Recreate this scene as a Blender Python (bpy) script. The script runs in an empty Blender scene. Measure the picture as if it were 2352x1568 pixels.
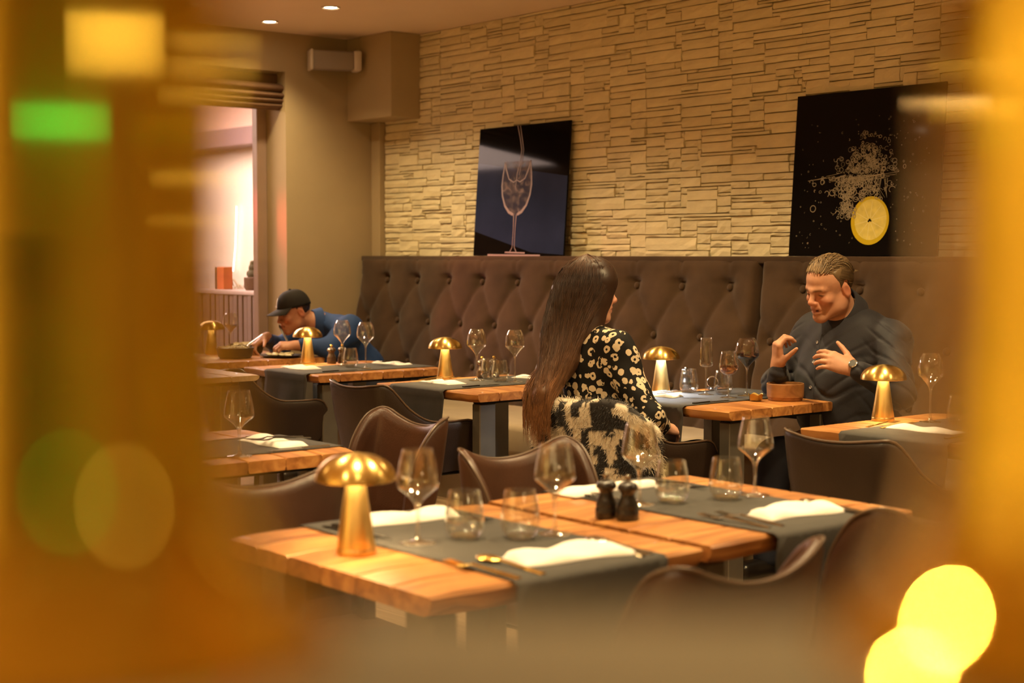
import bpy, bmesh, math, random
import numpy as np
from mathutils import Vector, Matrix, noise as mnoise

random.seed(7)
rng = np.random.default_rng(7)
SC = bpy.context.scene
COL = SC.collection
R = math.radians
PI = math.pi

# ------------------------------------------------------------------ camera, world, exposure
FPX, PITCH_PX, CAM_H = 3450.0, 200.0, 1.35
VIEW = Vector((-0.7705, 0.6374, 0)).normalized()
RIGHT = Vector((VIEW.y, -VIEW.x, 0))
pitch = math.atan(PITCH_PX / FPX)
FWD = VIEW * math.cos(pitch) - Vector((0, 0, 1)) * math.sin(pitch)
UPV = Vector((0, 0, 1)) * math.cos(pitch) + VIEW * math.sin(pitch)
cam_data = bpy.data.cameras.new('camera')
cam_data.sensor_width = 36.0
cam_data.lens = 36.0 * FPX / 2352.0
cam_data.clip_start = 0.02
cam_data.dof.use_dof = True
cam_data.dof.focus_distance = 5.95
cam_data.dof.aperture_fstop = 2.9
cam = bpy.data.objects.new('camera', cam_data)
COL.objects.link(cam)
M = Matrix((RIGHT, UPV, -FWD)).transposed().to_4x4()
M.translation = Vector((0, 0, CAM_H))
cam.matrix_world = M
SC.camera = cam

world = bpy.data.worlds.new('room_air')
SC.world = world
world.use_nodes = True
bg = world.node_tree.nodes['Background']
bg.inputs['Color'].default_value = (1.0, 0.66, 0.36, 1)
bg.inputs['Strength'].default_value = 0.0
SC.view_settings.view_transform = 'Standard'
SC.view_settings.look = 'None'
SC.view_settings.gamma = 1.0
SC.view_settings.use_curve_mapping = False
SC.view_settings.exposure = 1.0
cy = SC.cycles
cy.caustics_reflective = False
cy.caustics_refractive = False
cy.max_bounces = 8
cy.diffuse_bounces = 4
cy.glossy_bounces = 5
cy.transmission_bounces = 8
cy.transparent_max_bounces = 32
cy.sample_clamp_indirect = 4.0
cy.use_denoising = True
cy.use_adaptive_sampling = True
cy.adaptive_threshold = 0.015

WARM = (1.0, 0.73, 0.36)
def spot(name, loc, target, power, angle=110, blend=0.7, color=WARM, size=0.05, parent=None):
    l = bpy.data.lights.new(name, 'SPOT')
    l.energy = power; l.color = color; l.spot_size = R(angle); l.spot_blend = blend; l.shadow_soft_size = size
    o = bpy.data.objects.new(name, l); COL.objects.link(o)
    o.location = loc
    d = Vector(target) - Vector(loc)
    o.rotation_euler = d.to_track_quat('-Z', 'Y').to_euler()
    return o
def area(name, loc, target, power, sx, sy, color=WARM):
    l = bpy.data.lights.new(name, 'AREA')
    l.energy = power; l.color = color; l.shape = 'RECTANGLE'; l.size = sx; l.size_y = sy
    o = bpy.data.objects.new(name, l); COL.objects.link(o)
    o.location = loc
    d = Vector(target) - Vector(loc)
    o.rotation_euler = d.to_track_quat('-Z', 'Y').to_euler()
    return o

CEIL = 2.78
Y_FRONT = -5.0
# recessed downlights of the room (the two in view, the rows out of view and an added rear row)
DOWNLIGHTS = [(-8.14, 4.80), (-7.45, 4.80), (-5.9, 4.45), (-4.45, 4.35), (-3.0, 4.35),
              (-6.6, 2.3), (-4.1, 2.1), (-2.45, 1.75), (-2.4, 2.75), (-0.9, 4.0), (-0.4, 0.6), (-1.6, -0.4),
              (2.2, 3.2), (3.6, 0.4), (1.0, -3.4), (-2.2, -3.0), (-4.8, -2.2), (-5.2, 0.3), (3.4, -2.6)]  # this row is added, unseen, to brighten the room the gold stems reflect
DL_POWER = [32, 40, 75, 85, 90, 50, 75, 88, 78, 110, 55, 140, 80, 110, 70, 240, 260, 120, 80]
for (x, y), pw in zip(DOWNLIGHTS, DL_POWER):
    spot('downlight_beam', (x, y, CEIL - 0.03), (x, y, 0), pw, 125, 0.8, WARM, 0.04)
# unseen spots added at the front wall, brightening the right gold stem's reflection
for x_, p_ in ((-1.5, 70), (-2.8, 115), (-4.4, 110)):
    spot('added_wall_fill', (x_, -3.7, CEIL - 0.05), (x_, Y_FRONT, 1.2), p_, 110, 0.8, WARM, 0.05)
# the bright neighbouring room behind the glass
area('neighbour_room_light', (-10.8, 4.4, 2.6), (-10.8, 4.6, 0), 190, 2.5, 2.5, (1.0, 0.74, 0.62))
spot('neighbour_red_light', (-9.6, 4.5, 1.9), (-7.1, 5.6, 1.12), 90, 26, 0.9, (1.0, 0.10, 0.08), 0.08)

# ------------------------------------------------------------------ materials
def new_mat(name):
    m = bpy.data.materials.new(name); m.use_nodes = True
    nt = m.node_tree
    for n in list(nt.nodes): nt.nodes.remove(n)
    out = nt.nodes.new('ShaderNodeOutputMaterial')
    return m, nt, out
def lk(nt, a, b): nt.links.new(a, b)
def node(nt, t, **kw):
    n = nt.nodes.new(t)
    for k, v in kw.items(): setattr(n, k, v)
    return n
def sockets(n, **kw):
    for k, v in kw.items(): n.inputs[k.replace('_', ' ')].default_value = v
def c4(c): return (c[0], c[1], c[2], 1.0)

def pmat(name, col, rough=0.5, metal=0.0, spec=0.5, sheen=0.0, coat=0.0, noise_amt=0.0, noise_scale=8.0,
         bump=0.0, bump_scale=60.0, stretch=(1, 1, 1), emis=None, emis_s=0.0, attr=None, rnd=0.0):
    m, nt, out = new_mat(name)
    p = node(nt, 'ShaderNodeBsdfPrincipled')
    lk(nt, p.outputs[0], out.inputs[0])
    p.inputs['Base Color'].default_value = c4(col)
    p.inputs['Roughness'].default_value = rough
    p.inputs['Metallic'].default_value = metal
    p.inputs['Specular IOR Level'].default_value = spec
    p.inputs['Sheen Weight'].default_value = sheen
    p.inputs['Coat Weight'].default_value = coat
    if emis: p.inputs['Emission Color'].default_value = c4(emis); p.inputs['Emission Strength'].default_value = emis_s
    tc = node(nt, 'ShaderNodeTexCoord'); mp = node(nt, 'ShaderNodeMapping')
    mp.inputs['Scale'].default_value = stretch
    lk(nt, tc.outputs['Object'], mp.inputs[0])
    colsock = None
    if attr:
        a = node(nt, 'ShaderNodeAttribute', attribute_name=attr)
        colsock = a.outputs['Color']; lk(nt, colsock, p.inputs['Base Color'])
    if noise_amt or rnd:
        nz = node(nt, 'ShaderNodeTexNoise'); nz.inputs['Scale'].default_value = noise_scale; nz.inputs['Detail'].default_value = 5
        lk(nt, mp.outputs[0], nz.inputs['Vector'])
        mr = node(nt, 'ShaderNodeMapRange'); mr.inputs[1].default_value = 0.25; mr.inputs[2].default_value = 0.75
        mr.inputs[3].default_value = 1 - noise_amt; mr.inputs[4].default_value = 1 + noise_amt
        lk(nt, nz.outputs['Fac'], mr.inputs[0])
        val = mr.outputs[0]
        if rnd:
            oi = node(nt, 'ShaderNodeObjectInfo')
            m2 = node(nt, 'ShaderNodeMapRange'); m2.inputs[3].default_value = 1 - rnd; m2.inputs[4].default_value = 1 + rnd
            lk(nt, oi.outputs['Random'], m2.inputs[0])
            mm = node(nt, 'ShaderNodeMath', operation='MULTIPLY'); lk(nt, val, mm.inputs[0]); lk(nt, m2.outputs[0], mm.inputs[1]); val = mm.outputs[0]
        vm = node(nt, 'ShaderNodeVectorMath', operation='SCALE')
        if colsock: lk(nt, colsock, vm.inputs[0])
        else: vm.inputs[0].default_value = col[:3]
        lk(nt, val, vm.inputs['Scale']); lk(nt, vm.outputs[0], p.inputs['Base Color'])
    if bump:
        nb = node(nt, 'ShaderNodeTexNoise'); nb.inputs['Scale'].default_value = bump_scale; nb.inputs['Detail'].default_value = 6
        lk(nt, mp.outputs[0], nb.inputs['Vector'])
        bp = node(nt, 'ShaderNodeBump'); bp.inputs['Strength'].default_value = bump; bp.inputs['Distance'].default_value = 0.01
        lk(nt, nb.outputs['Fac'], bp.inputs['Height']); lk(nt, bp.outputs[0], p.inputs['Normal'])
    return m

def wood_mat(name, dark, mid, light, rough=0.42, across=14.0, along=1.4):
    m, nt, out = new_mat(name)
    p = node(nt, 'ShaderNodeBsdfPrincipled'); lk(nt, p.outputs[0], out.inputs[0])
    p.inputs['Roughness'].default_value = rough
    p.inputs['Coat Weight'].default_value = 0.15
    tc = node(nt, 'ShaderNodeTexCoord'); mp = node(nt, 'ShaderNodeMapping'); mp.inputs['Scale'].default_value = (along, across, across)
    oi = node(nt, 'ShaderNodeObjectInfo')
    cm = node(nt, 'ShaderNodeCombineXYZ'); ml = node(nt, 'ShaderNodeMath', operation='MULTIPLY'); ml.inputs[1].default_value = 37.0
    lk(nt, oi.outputs['Random'], ml.inputs[0])
    for i in range(3): lk(nt, ml.outputs[0], cm.inputs[i])
    lk(nt, tc.outputs['Object'], mp.inputs[0]); lk(nt, cm.outputs[0], mp.inputs['Location'])
    nz = node(nt, 'ShaderNodeTexNoise'); nz.inputs['Scale'].default_value = 1.6; nz.inputs['Detail'].default_value = 6; nz.inputs['Distortion'].default_value = 1.2
    lk(nt, mp.outputs[0], nz.inputs['Vector'])
    cr = node(nt, 'ShaderNodeValToRGB')
    e = cr.color_ramp.elements
    e[0].position = 0.3; e[0].color = c4(dark); e[1].position = 0.72; e[1].color = c4(light)
    n = e.new(0.5); n.color = c4(mid)
    lk(nt, nz.outputs['Fac'], cr.inputs[0])
    mr = node(nt, 'ShaderNodeMapRange'); mr.inputs[3].default_value = 0.9; mr.inputs[4].default_value = 1.08
    lk(nt, oi.outputs['Random'], mr.inputs[0])
    vm = node(nt, 'ShaderNodeVectorMath', operation='SCALE')
    lk(nt, cr.outputs[0], vm.inputs[0]); lk(nt, mr.outputs[0], vm.inputs['Scale']); lk(nt, vm.outputs[0], p.inputs['Base Color'])
    bp = node(nt, 'ShaderNodeBump'); bp.inputs['Strength'].default_value = 0.15; bp.inputs['Distance'].default_value = 0.004
    lk(nt, nz.outputs['Fac'], bp.inputs['Height']); lk(nt, bp.outputs[0], p.inputs['Normal'])
    return m

def spun_metal(name, col, rough=0.27, aniso=0.75):
    m, nt, out = new_mat(name)
    p = node(nt, 'ShaderNodeBsdfPrincipled'); lk(nt, p.outputs[0], out.inputs[0])
    p.inputs['Base Color'].default_value = c4(col); p.inputs['Metallic'].default_value = 1; p.inputs['Roughness'].default_value = rough
    p.inputs['Anisotropic'].default_value = aniso
    tg = node(nt, 'ShaderNodeTangent', direction_type='RADIAL', axis='Z')
    lk(nt, tg.outputs[0], p.inputs['Tangent'])
    p.inputs['Anisotropic Rotation'].default_value = 0.25
    return m

def thin_glass(name, tint=(0.97, 0.97, 0.95), edge=0.8, base=0.085, pwr=2.4):
    m, nt, out = new_mat(name)
    tr = node(nt, 'ShaderNodeBsdfTransparent'); tr.inputs[0].default_value = c4(tint)
    gl = node(nt, 'ShaderNodeBsdfGlossy'); gl.inputs['Roughness'].default_value = 0.015; gl.inputs[0].default_value = (1, 1, 1, 1)
    lw = node(nt, 'ShaderNodeLayerWeight'); lw.inputs[0].default_value = 0.5
    pw = node(nt, 'ShaderNodeMath', operation='POWER'); pw.inputs[1].default_value = pwr
    mr = node(nt, 'ShaderNodeMapRange'); mr.inputs[3].default_value = base; mr.inputs[4].default_value = edge
    lk(nt, lw.outputs['Facing'], pw.inputs[0]); lk(nt, pw.outputs[0], mr.inputs[0])
    mx = node(nt, 'ShaderNodeMixShader')
    lk(nt, mr.outputs[0], mx.inputs[0]); lk(nt, tr.outputs[0], mx.inputs[1]); lk(nt, gl.outputs[0], mx.inputs[2]); lk(nt, mx.outputs[0], out.inputs[0])
    return m
def solid_glass(name, col=(1, 1, 1), rough=0.0, ior=1.47):
    m, nt, out = new_mat(name)
    p = node(nt, 'ShaderNodeBsdfPrincipled'); lk(nt, p.outputs[0], out.inputs[0])
    sockets(p, Base_Color=c4(col), Roughness=rough, IOR=ior); p.inputs['Transmission Weight'].default_value = 1.0
    return m
def emit_mat(name, col, s):
    m, nt, out = new_mat(name)
    e = node(nt, 'ShaderNodeEmission'); e.inputs[0].default_value = c4(col); e.inputs[1].default_value = s
    lk(nt, e.outputs[0], out.inputs[0]); return m

MT = {}
MT['plaster'] = pmat('plaster_paint', (0.40, 0.31, 0.18), 0.9, noise_amt=0.05, noise_scale=3, bump=0.05, bump_scale=200)
MT['ceiling'] = pmat('ceiling_paint', (0.86, 0.72, 0.56), 0.95, noise_amt=0.03, noise_scale=2)
MT['roomdark'] = pmat('warm_brown_wall_paint', (0.70, 0.58, 0.30), 0.8, noise_amt=0.1, noise_scale=2)
MT['floor'] = wood_mat('dark_floor_wood', (0.20, 0.125, 0.065), (0.27, 0.175, 0.095), (0.34, 0.23, 0.13), 0.4)
MT['stone'] = pmat('cream_ledger_stone', (0.76, 0.67, 0.44), 0.92, spec=0.2, noise_amt=0.10, noise_scale=9, bump=0.28, bump_scale=34, stretch=(1, 1, 1.6), rnd=0.07)
MT['velvet'] = pmat('taupe_velvet', (0.060, 0.034, 0.018), 0.85, spec=0.15, sheen=0.12, noise_amt=0.32, noise_scale=5.5, bump=0.1, bump_scale=250)
MT['seatfab'] = pmat('beige_seat_fabric', (0.30, 0.23, 0.14), 0.8, spec=0.2, sheen=0.2, noise_amt=0.12, noise_scale=6)
MT['wood'] = wood_mat('acacia_wood', (0.24, 0.085, 0.022), (0.42, 0.17, 0.045), (0.58, 0.28, 0.085))
MT['palewood'] = wood_mat('pale_wood', (0.35, 0.22, 0.10), (0.48, 0.32, 0.16), (0.58, 0.42, 0.24))
MT['bowlwood'] = wood_mat('bowl_wood', (0.22, 0.09, 0.025), (0.36, 0.16, 0.05), (0.46, 0.22, 0.08), 0.5, 9, 3)
MT['leather_dark'] = pmat('dark_brown_leather', (0.022, 0.012, 0.008), 0.42, spec=0.5, noise_amt=0.25, noise_scale=7, bump=0.12, bump_scale=220)
MT['leather_brown'] = pmat('chestnut_leather', (0.052, 0.020, 0.010), 0.38, spec=0.5, noise_amt=0.3, noise_scale=6, bump=0.12, bump_scale=220)
MT['piping'] = pmat('leather_piping', (0.10, 0.062, 0.04), 0.35, noise_amt=0.1)
MT['black'] = pmat('black_metal', (0.012, 0.011, 0.010), 0.45, metal=0.6, noise_amt=0.1)
MT['greymetal'] = pmat('grey_steel_leg', (0.17, 0.16, 0.14), 0.5, metal=0.7, noise_amt=0.1)
MT['gold'] = spun_metal('brushed_gold', (0.82, 0.58, 0.20))
MT['goldstem'] = spun_metal('satin_gold', (0.84, 0.60, 0.22), 0.33, 0.5)
MT['goldflat'] = pmat('gold_cutlery_metal', (0.85, 0.56, 0.16), 0.22, metal=1.0)
MT['mirrorgold'] = pmat('polished_gold', (0.88, 0.64, 0.10), 0.045, metal=1.0)
MT['steel'] = pmat('dark_steel', (0.45, 0.42, 0.38), 0.2, metal=1.0)
MT['blacksteel'] = pmat('black_cutlery_metal', (0.06, 0.055, 0.05), 0.28, metal=0.9)
MT['glass'] = thin_glass('thin_clear_glass')
MT['stemglass'] = thin_glass('solid_clear_glass', (0.98, 0.98, 0.96), 0.85, 0.14, 1.5)
MT['pane'] = thin_glass('window_glass', (0.95, 0.93, 0.92), 0.4, 0.04, 3.0)
MT['runner'] = pmat('charcoal_runner_cloth', (0.060, 0.056, 0.052), 0.8, spec=0.25, noise_amt=0.08, noise_scale=30, bump=0.06, bump_scale=500)
MT['napkin'] = pmat('white_napkin_cloth', (0.83, 0.80, 0.76), 0.9, spec=0.2, bump=0.15, bump_scale=90)
MT['redwine'] = pmat('red_wine', (0.035, 0.003, 0.004), 0.08, spec=0.6)
MT['rose'] = solid_glass('amber_wine', (0.85, 0.45, 0.22), 0.0, 1.34)
MT['whitewine'] = solid_glass('white_wine', (0.95, 0.80, 0.30), 0.0, 1.34)
MT['led_warm'] = emit_mat('warm_lamp_light', (1.0, 0.68, 0.30), 66)
MT['led_white'] = emit_mat('cool_lamp_light', (0.88, 0.93, 1.0), 210)
MT['down_lens'] = emit_mat('downlight_lens', (1.0, 0.78, 0.48), 30)
MT['millwood'] = pmat('dark_mill_wood', (0.045, 0.022, 0.010), 0.3, coat=0.4, noise_amt=0.2)
MT['millblack'] = pmat('black_mill_wood', (0.012, 0.009, 0.008), 0.3, coat=0.4)
MT['white_plastic'] = pmat('white_plastic', (0.62, 0.56, 0.50), 0.5)
MT['greycloth'] = pmat('grey_speaker_cloth', (0.30, 0.26, 0.23), 0.9, bump=0.3, bump_scale=400)
MT['blind'] = pmat('brown_blind_fabric', (0.115, 0.058, 0.030), 0.8, noise_amt=0.15, noise_scale=12, stretch=(1, 1, 5))
MT['frame'] = pmat('mauve_grey_window_frame', (0.30, 0.21, 0.17), 0.5, noise_amt=0.08)
MT['skin'] = pmat('skin', (0.5, 0.26, 0.17), 0.5, spec=0.35, attr='col', noise_amt=0.06, noise_scale=60, bump=0.05, bump_scale=180)
MT['hair'] = pmat('hair_strands', (0.1, 0.05, 0.03), 0.42, spec=0.45, attr='col')
MT['navyshirt'] = pmat('dark_navy_shirt_cotton', (0.022, 0.022, 0.030), 0.65, spec=0.3, sheen=0.08, bump=0.1, bump_scale=300)
MT['blueshirt'] = pmat('blue_shirt_cotton', (0.022, 0.055, 0.175), 0.75, spec=0.25, noise_amt=0.2, noise_scale=12)
MT['navytrouser'] = pmat('navy_trouser_cloth', (0.022, 0.024, 0.038), 0.75, spec=0.25)
MT['blackcloth'] = pmat('black_cloth', (0.012, 0.011, 0.012), 0.8, spec=0.2)
MT['capcloth'] = pmat('black_cap_cloth', (0.016, 0.013, 0.011), 0.8, spec=0.25, bump=0.1, bump_scale=300)
MT['white'] = pmat('white_print', (0.8, 0.78, 0.74), 0.6)
MT['fuzz'] = pmat('shaggy_knit', (0.5, 0.5, 0.5), 0.9, spec=0.15, attr='col', sheen=0.2)
MT['ledge'] = pmat('grey_brown_ledge_paint', (0.132, 0.108, 0.068), 0.5, noise_amt=0.1)
MT['bread'] = pmat('bread_crust', (0.55, 0.36, 0.18), 0.8, noise_amt=0.25, noise_scale=40)
MT['food'] = pmat('pale_noodles', (0.58, 0.50, 0.30), 0.7, noise_amt=0.3, noise_scale=60, bump=0.5, bump_scale=120)
MT['darkpan'] = pmat('black_cast_iron', (0.02, 0.017, 0.014), 0.5)
MT['exit'] = emit_mat('green_exit_light', (0.05, 1.0, 0.30), 5.0)

# ------------------------------------------------------------------ mesh helpers
class MB:
    def __init__(s): s.v = []; s.f = []; s.m = []
    def add(s, vs, fs, mi=0):
        b = len(s.v); s.v.extend(tuple(map(float, v)) for v in vs)
        for f in fs: s.f.append(tuple(i + b for i in f)); s.m.append(mi)
        return s
    def box(s, lo, hi, mi=0, mat=None):
        x0, y0, z0 = lo; x1, y1, z1 = hi
        vs = [(x0,y0,z0),(x1,y0,z0),(x1,y1,z0),(x0,y1,z0),(x0,y0,z1),(x1,y0,z1),(x1,y1,z1),(x0,y1,z1)]
        if mat is not None: vs = [mat @ Vector(v) for v in vs]
        return s.add(vs, [(0,3,2,1),(4,5,6,7),(0,1,5,4),(1,2,6,5),(2,3,7,6),(3,0,4,7)], mi)
    def rbox(s, lo, hi, r=0.01, seg=2, mi=0, mat=None):
        bm = bmesh.new(); bmesh.ops.create_cube(bm, size=1)
        for v in bm.verts: v.co = Vector([lo[i] + (v.co[i] + .5) * (hi[i] - lo[i]) for i in range(3)])
        bmesh.ops.bevel(bm, geom=bm.edges[:] , offset=r, segments=seg, profile=0.5, affect='EDGES')
        bm.verts.index_update()
        vs = [(mat @ v.co if mat is not None else v.co.copy()) for v in bm.verts]
        fs = [[v.index for v in f.verts] for f in bm.faces]; bm.free()
        return s.add(vs, fs, mi)
    def lathe(s, prof, n=32, c=(0, 0, 0), mi=0, mat=None, close=False):
        vs = []; fs = []; k = len(prof)
        for i in range(n):
            a = 2 * PI * i / n
            for r, z in prof: vs.append((c[0] + r * math.cos(a), c[1] + r * math.sin(a), c[2] + z))
        for i in range(n):
            j = (i + 1) % n
            for q in range(k - 1 if not close else k):
                w = (q + 1) % k
                fs.append((i * k + q, j * k + q, j * k + w, i * k + w))
        if mat is not None: vs = [mat @ Vector(v) for v in vs]
        return s.add(vs, fs, mi)
    def tube(s, path, rad, n=8, mi=0, cap=True):
        P = [Vector(p) for p in path]; vs = []; fs = []
        rad = rad if hasattr(rad, '__len__') else [rad] * len(P)
        prev = None
        for i, p in enumerate(P):
            t = (P[min(i + 1, len(P) - 1)] - P[max(i - 1, 0)]).normalized()
            if prev is None:
                a = Vector((0, 0, 1)) if abs(t.z) < .9 else Vector((1, 0, 0)); prev = t.cross(a).normalized()
            else: prev = (prev - t * prev.dot(t)).normalized()
            b = t.cross(prev)
            for k in range(n):
                an = 2 * PI * k / n; vs.append(p + (prev * math.cos(an) + b * math.sin(an)) * rad[i])
        for i in range(len(P) - 1):
            for k in range(n):
                fs.append((i * n + k, i * n + (k + 1) % n, (i + 1) * n + (k + 1) % n, (i + 1) * n + k))
        if cap: fs.append(tuple(reversed(range(n)))); fs.append(tuple((len(P) - 1) * n + k for k in range(n)))
        return s.add(vs, fs, mi)
    def loft(s, rings, closed=True, cap=True, mi=0):
        n = len(rings[0]); vs = [p for r in rings for p in r]; fs = []
        for i in range(len(rings) - 1):
            for k in range(n if closed else n - 1):
                fs.append((i * n + k, i * n + (k + 1) % n, (i + 1) * n + (k + 1) % n, (i + 1) * n + k))
        if cap and closed: fs.append(tuple(reversed(range(n)))); fs.append(tuple((len(rings) - 1) * n + k for k in range(n)))
        return s.add(vs, fs, mi)
    def sphere(s, c, r, n=16, m=10, mi=0, mat=None):
        rx, ry, rz = r if hasattr(r, '__len__') else (r, r, r)
        vs = [(c[0], c[1], c[2] - rz)]
        for i in range(1, m):
            t = PI * i / m - PI / 2
            for k in range(n):
                a = 2 * PI * k / n; vs.append((c[0] + rx * math.cos(t) * math.cos(a), c[1] + ry * math.cos(t) * math.sin(a), c[2] + rz * math.sin(t)))
        vs.append((c[0], c[1], c[2] + rz)); fs = []
        for k in range(n): fs.append((0, 1 + (k + 1) % n, 1 + k))
        for i in range(m - 2):
            for k in range(n): fs.append((1 + i * n + k, 1 + i * n + (k + 1) % n, 1 + (i + 1) * n + (k + 1) % n, 1 + (i + 1) * n + k))
        L = len(vs) - 1; b = 1 + (m - 2) * n
        for k in range(n): fs.append((b + k, b + (k + 1) % n, L))
        if mat is not None: vs = [mat @ Vector(v) for v in vs]
        return s.add(vs, fs, mi)
    def build(s, name, mats, parent=None, smooth=True, loc=None, angle=40, col=None):
        me = bpy.data.meshes.new(name); me.from_pydata(s.v, [], s.f)
        return finish(me, name, mats, parent, smooth, loc, angle, s.m, col)

def finish(me, name, mats, parent=None, smooth=True, loc=None, angle=40, mi=None, col=None):
    mats = mats if isinstance(mats, (list, tuple)) else [mats]
    for m in mats: me.materials.append(m)
    if mi is not None and len(mats) > 1: me.polygons.foreach_set('material_index', mi)
    if smooth:
        me.polygons.foreach_set('use_smooth', [True] * len(me.polygons))
        if angle: 
            try: me.set_sharp_from_angle(angle=R(angle))
            except Exception: pass
    if col is not None:
        at = me.color_attributes.new('col', 'FLOAT_COLOR', 'POINT')
        a = np.ones((len(me.vertices), 4), np.float32); a[:, :3] = col; at.data.foreach_set('color', a.ravel())
    me.update()
    o = bpy.data.objects.new(name, me); COL.objects.link(o)
    if parent: o.parent = parent
    if loc: o.location = loc
    return o

def np_mesh(name, V, F, mats, parent=None, smooth=True, col=None, angle=None):
    """V (n,3), F (m,k) arrays -> object"""
    me = bpy.data.meshes.new(name)
    V = np.asarray(V, np.float32); F = np.asarray(F, np.int32); k = F.shape[1]
    me.vertices.add(len(V)); me.vertices.foreach_set('co', V.ravel())
    me.loops.add(F.size); me.loops.foreach_set('vertex_index', F.ravel())
    me.polygons.add(len(F)); me.polygons.foreach_set('loop_start', np.arange(len(F), dtype=np.int32) * k)
    try: me.polygons.foreach_set('loop_total', np.full(len(F), k, np.int32))
    except Exception: pass
    me.update(calc_edges=True); me.validate()
    return finish(me, name, mats, parent, smooth, None, angle, None, col)

def tag(o, label, cat, group=None, kind=None):
    o['label'] = label; o['category'] = cat
    if group: o['group'] = group
    if kind: o['kind'] = kind
    return o
def thing(name, label, cat, loc=(0, 0, 0), rz=0.0, group=None):
    o = bpy.data.objects.new(name, None); COL.objects.link(o)
    o.empty_display_size = 0.1
    o.location = loc; o.rotation_euler = (0, 0, rz)
    return tag(o, label, cat, group)
def struct(o): o['kind'] = 'structure'; return o
def dup(root, loc, rz=None, label=None, group=None, mats=None):
    def cp(o, par):
        c = o.copy(); COL.objects.link(c)
        if par: c.parent = par
        for ch in list(o.children): cp(ch, c)
        return c
    r = cp(root, None)
    r.location = loc
    if rz is not None: r.rotation_euler = (0, 0, rz)
    if label: r['label'] = label
    if group: r['group'] = group
    return r
# ------------------------------------------------------------------ the room shell
X0, X1, Y0, Y1 = -8.5, 5.6, -5.0, 5.85
def sbox(name, lo, hi, m):
    return struct(MB().box(lo, hi).build(name, MT[m], smooth=False))
sbox('floor', (-14.2, Y0, -0.1), (X1, 6.6, 0.0), 'floor')
sbox('ceiling', (-14.2, Y0, CEIL), (X1, 6.6, CEIL + 0.1), 'ceiling')
wall_back = sbox('wall_back', (X0, Y1, 0), (X1, Y1 + 0.2, CEIL), 'plaster')
sbox('wall_right', (X1, Y0, 0), (X1 + 0.2, Y1, CEIL), 'roomdark')
sbox('wall_front', (-14.2, Y0 - 0.2, 0), (X1, Y0, CEIL), 'roomdark')
WY0, WY1, WZ = 1.6, 5.125, 2.53         # window opening in the left wall
b = MB()
b.box((X0 - 0.32, WY1, 0), (X0, Y1, CEIL))
b.box((X0 - 0.32, WY0, WZ), (X0, WY1, CEIL))
b.box((X0 - 0.32, Y0, 0), (X0, WY0, CEIL))
struct(b.build('wall_left', MT['plaster'], smooth=False))
# boxed-in corner under the ceiling and the narrow pilaster below it
struct(MB().rbox((X0, 5.60, 2.236), (-7.99, Y1, CEIL), 0.004, 1).build('trim_1', MT['plaster'], smooth=False))
struct(MB().rbox((X0, 5.79, 0), (-8.40, Y1, 2.236), 0.004, 1).build('trim_2', MT['plaster'], smooth=False))

# window: frame, glass pane, seen through to the bright neighbouring room
win = bpy.data.objects.new('window_1', None); COL.objects.link(win); struct(win)
fr = MB()
XF = -8.78
for (y0, y1) in ((WY1 - 0.075, WY1), (WY0, WY0 + 0.075), (3.30, 3.37)):
    fr.rbox((XF - 0.03, y0, 0), (XF + 0.04, y1, WZ), 0.006, 1)
fr.rbox((XF - 0.03, WY0, WZ - 0.07), (XF + 0.04, WY1, WZ), 0.006, 1)
fr.rbox((XF - 0.03, WY0, 0), (XF + 0.04, WY1, 0.09), 0.006, 1)
fr.build('window_frame', MT['frame'], win, smooth=False)
for (y0, y1) in ((WY0 + .07, 3.30), (3.37, WY1 - .07)):
    MB().box((XF - 0.004, y0, 0.09), (XF + 0.002, y1, WZ - 0.07)).build('pane', MT['pane'], win, smooth=False)

# brown folded blind in the top of the window recess
bl = thing('roman_blind', 'brown fabric blind gathered in folds at the top of the window', 'blind', (X0 - 0.13, 0, 0))
folds = [(2.525, 2.44, 0.02, 0.03), (2.46, 2.385, 0.05, 0.115), (2.40, 2.352, 0.07, 0.12), (2.365, 2.322, 0.06, 0.105), (2.335, 2.288, 0.05, 0.09)]
for zt, zb, d0, d1 in folds:
    prof = []
    for k in range(12):
        t = k / 11
        prof.append((d0 + (d1 - d0) * math.sin(PI * min(1, t * 1.15)) ** 0.7 if t < .95 else d0, zt + (zb - zt) * t))
    rings = []
    for y in np.linspace(1.75, 5.13, 24):
        w = 0.004 * math.sin(y * 9 + zt * 40)
        rings.append([(x + w, y, z) for x, z in prof] + [(d0 - 0.02, y, zb), (d0 - 0.02, y, zt)])
    MB().loft(rings).build('fold', MT['blind'], bl)

# neighbouring room beyond the glass
MT['nwall'] = pmat('pale_neighbour_wall_paint', (0.80, 0.72, 0.64), 0.9, noise_amt=0.05, noise_scale=2)
MT['npink'] = pmat('pink_upper_wall_paint', (0.82, 0.58, 0.50), 0.9)
MT['nbeam'] = pmat('mauve_beam_paint', (0.20, 0.13, 0.14), 0.7)
MT['nslat'] = pmat('mauve_grey_slat_wood', (0.15, 0.105, 0.095), 0.7, noise_amt=0.15)
sbox('wall_far', (-14.2, 6.3, 0), (X0 - 0.32, 6.5, 2.24), 'nwall')
sbox('wall_far_upper', (-14.2, 6.3, 2.24), (X0 - 0.32, 6.5, CEIL), 'npink')
sbox('wall_west', (-14.4, Y0, 0), (-14.2, 6.5, CEIL), 'nwall')
sbox('trim_3', (-14.2, 6.08, 2.235), (X0 - 0.32, 6.3, 2.375), 'nbeam')
pl = thing('slatted_planter', 'mauve grey planter box of upright slats behind the window', 'planter', (-9.95, 5.6, 0))
MB().box((-0.95, 0.02, 0), (0.95, 0.3, 1.05)).build('box', MT['nslat'], pl, smooth=False)
me0 = None
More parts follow.
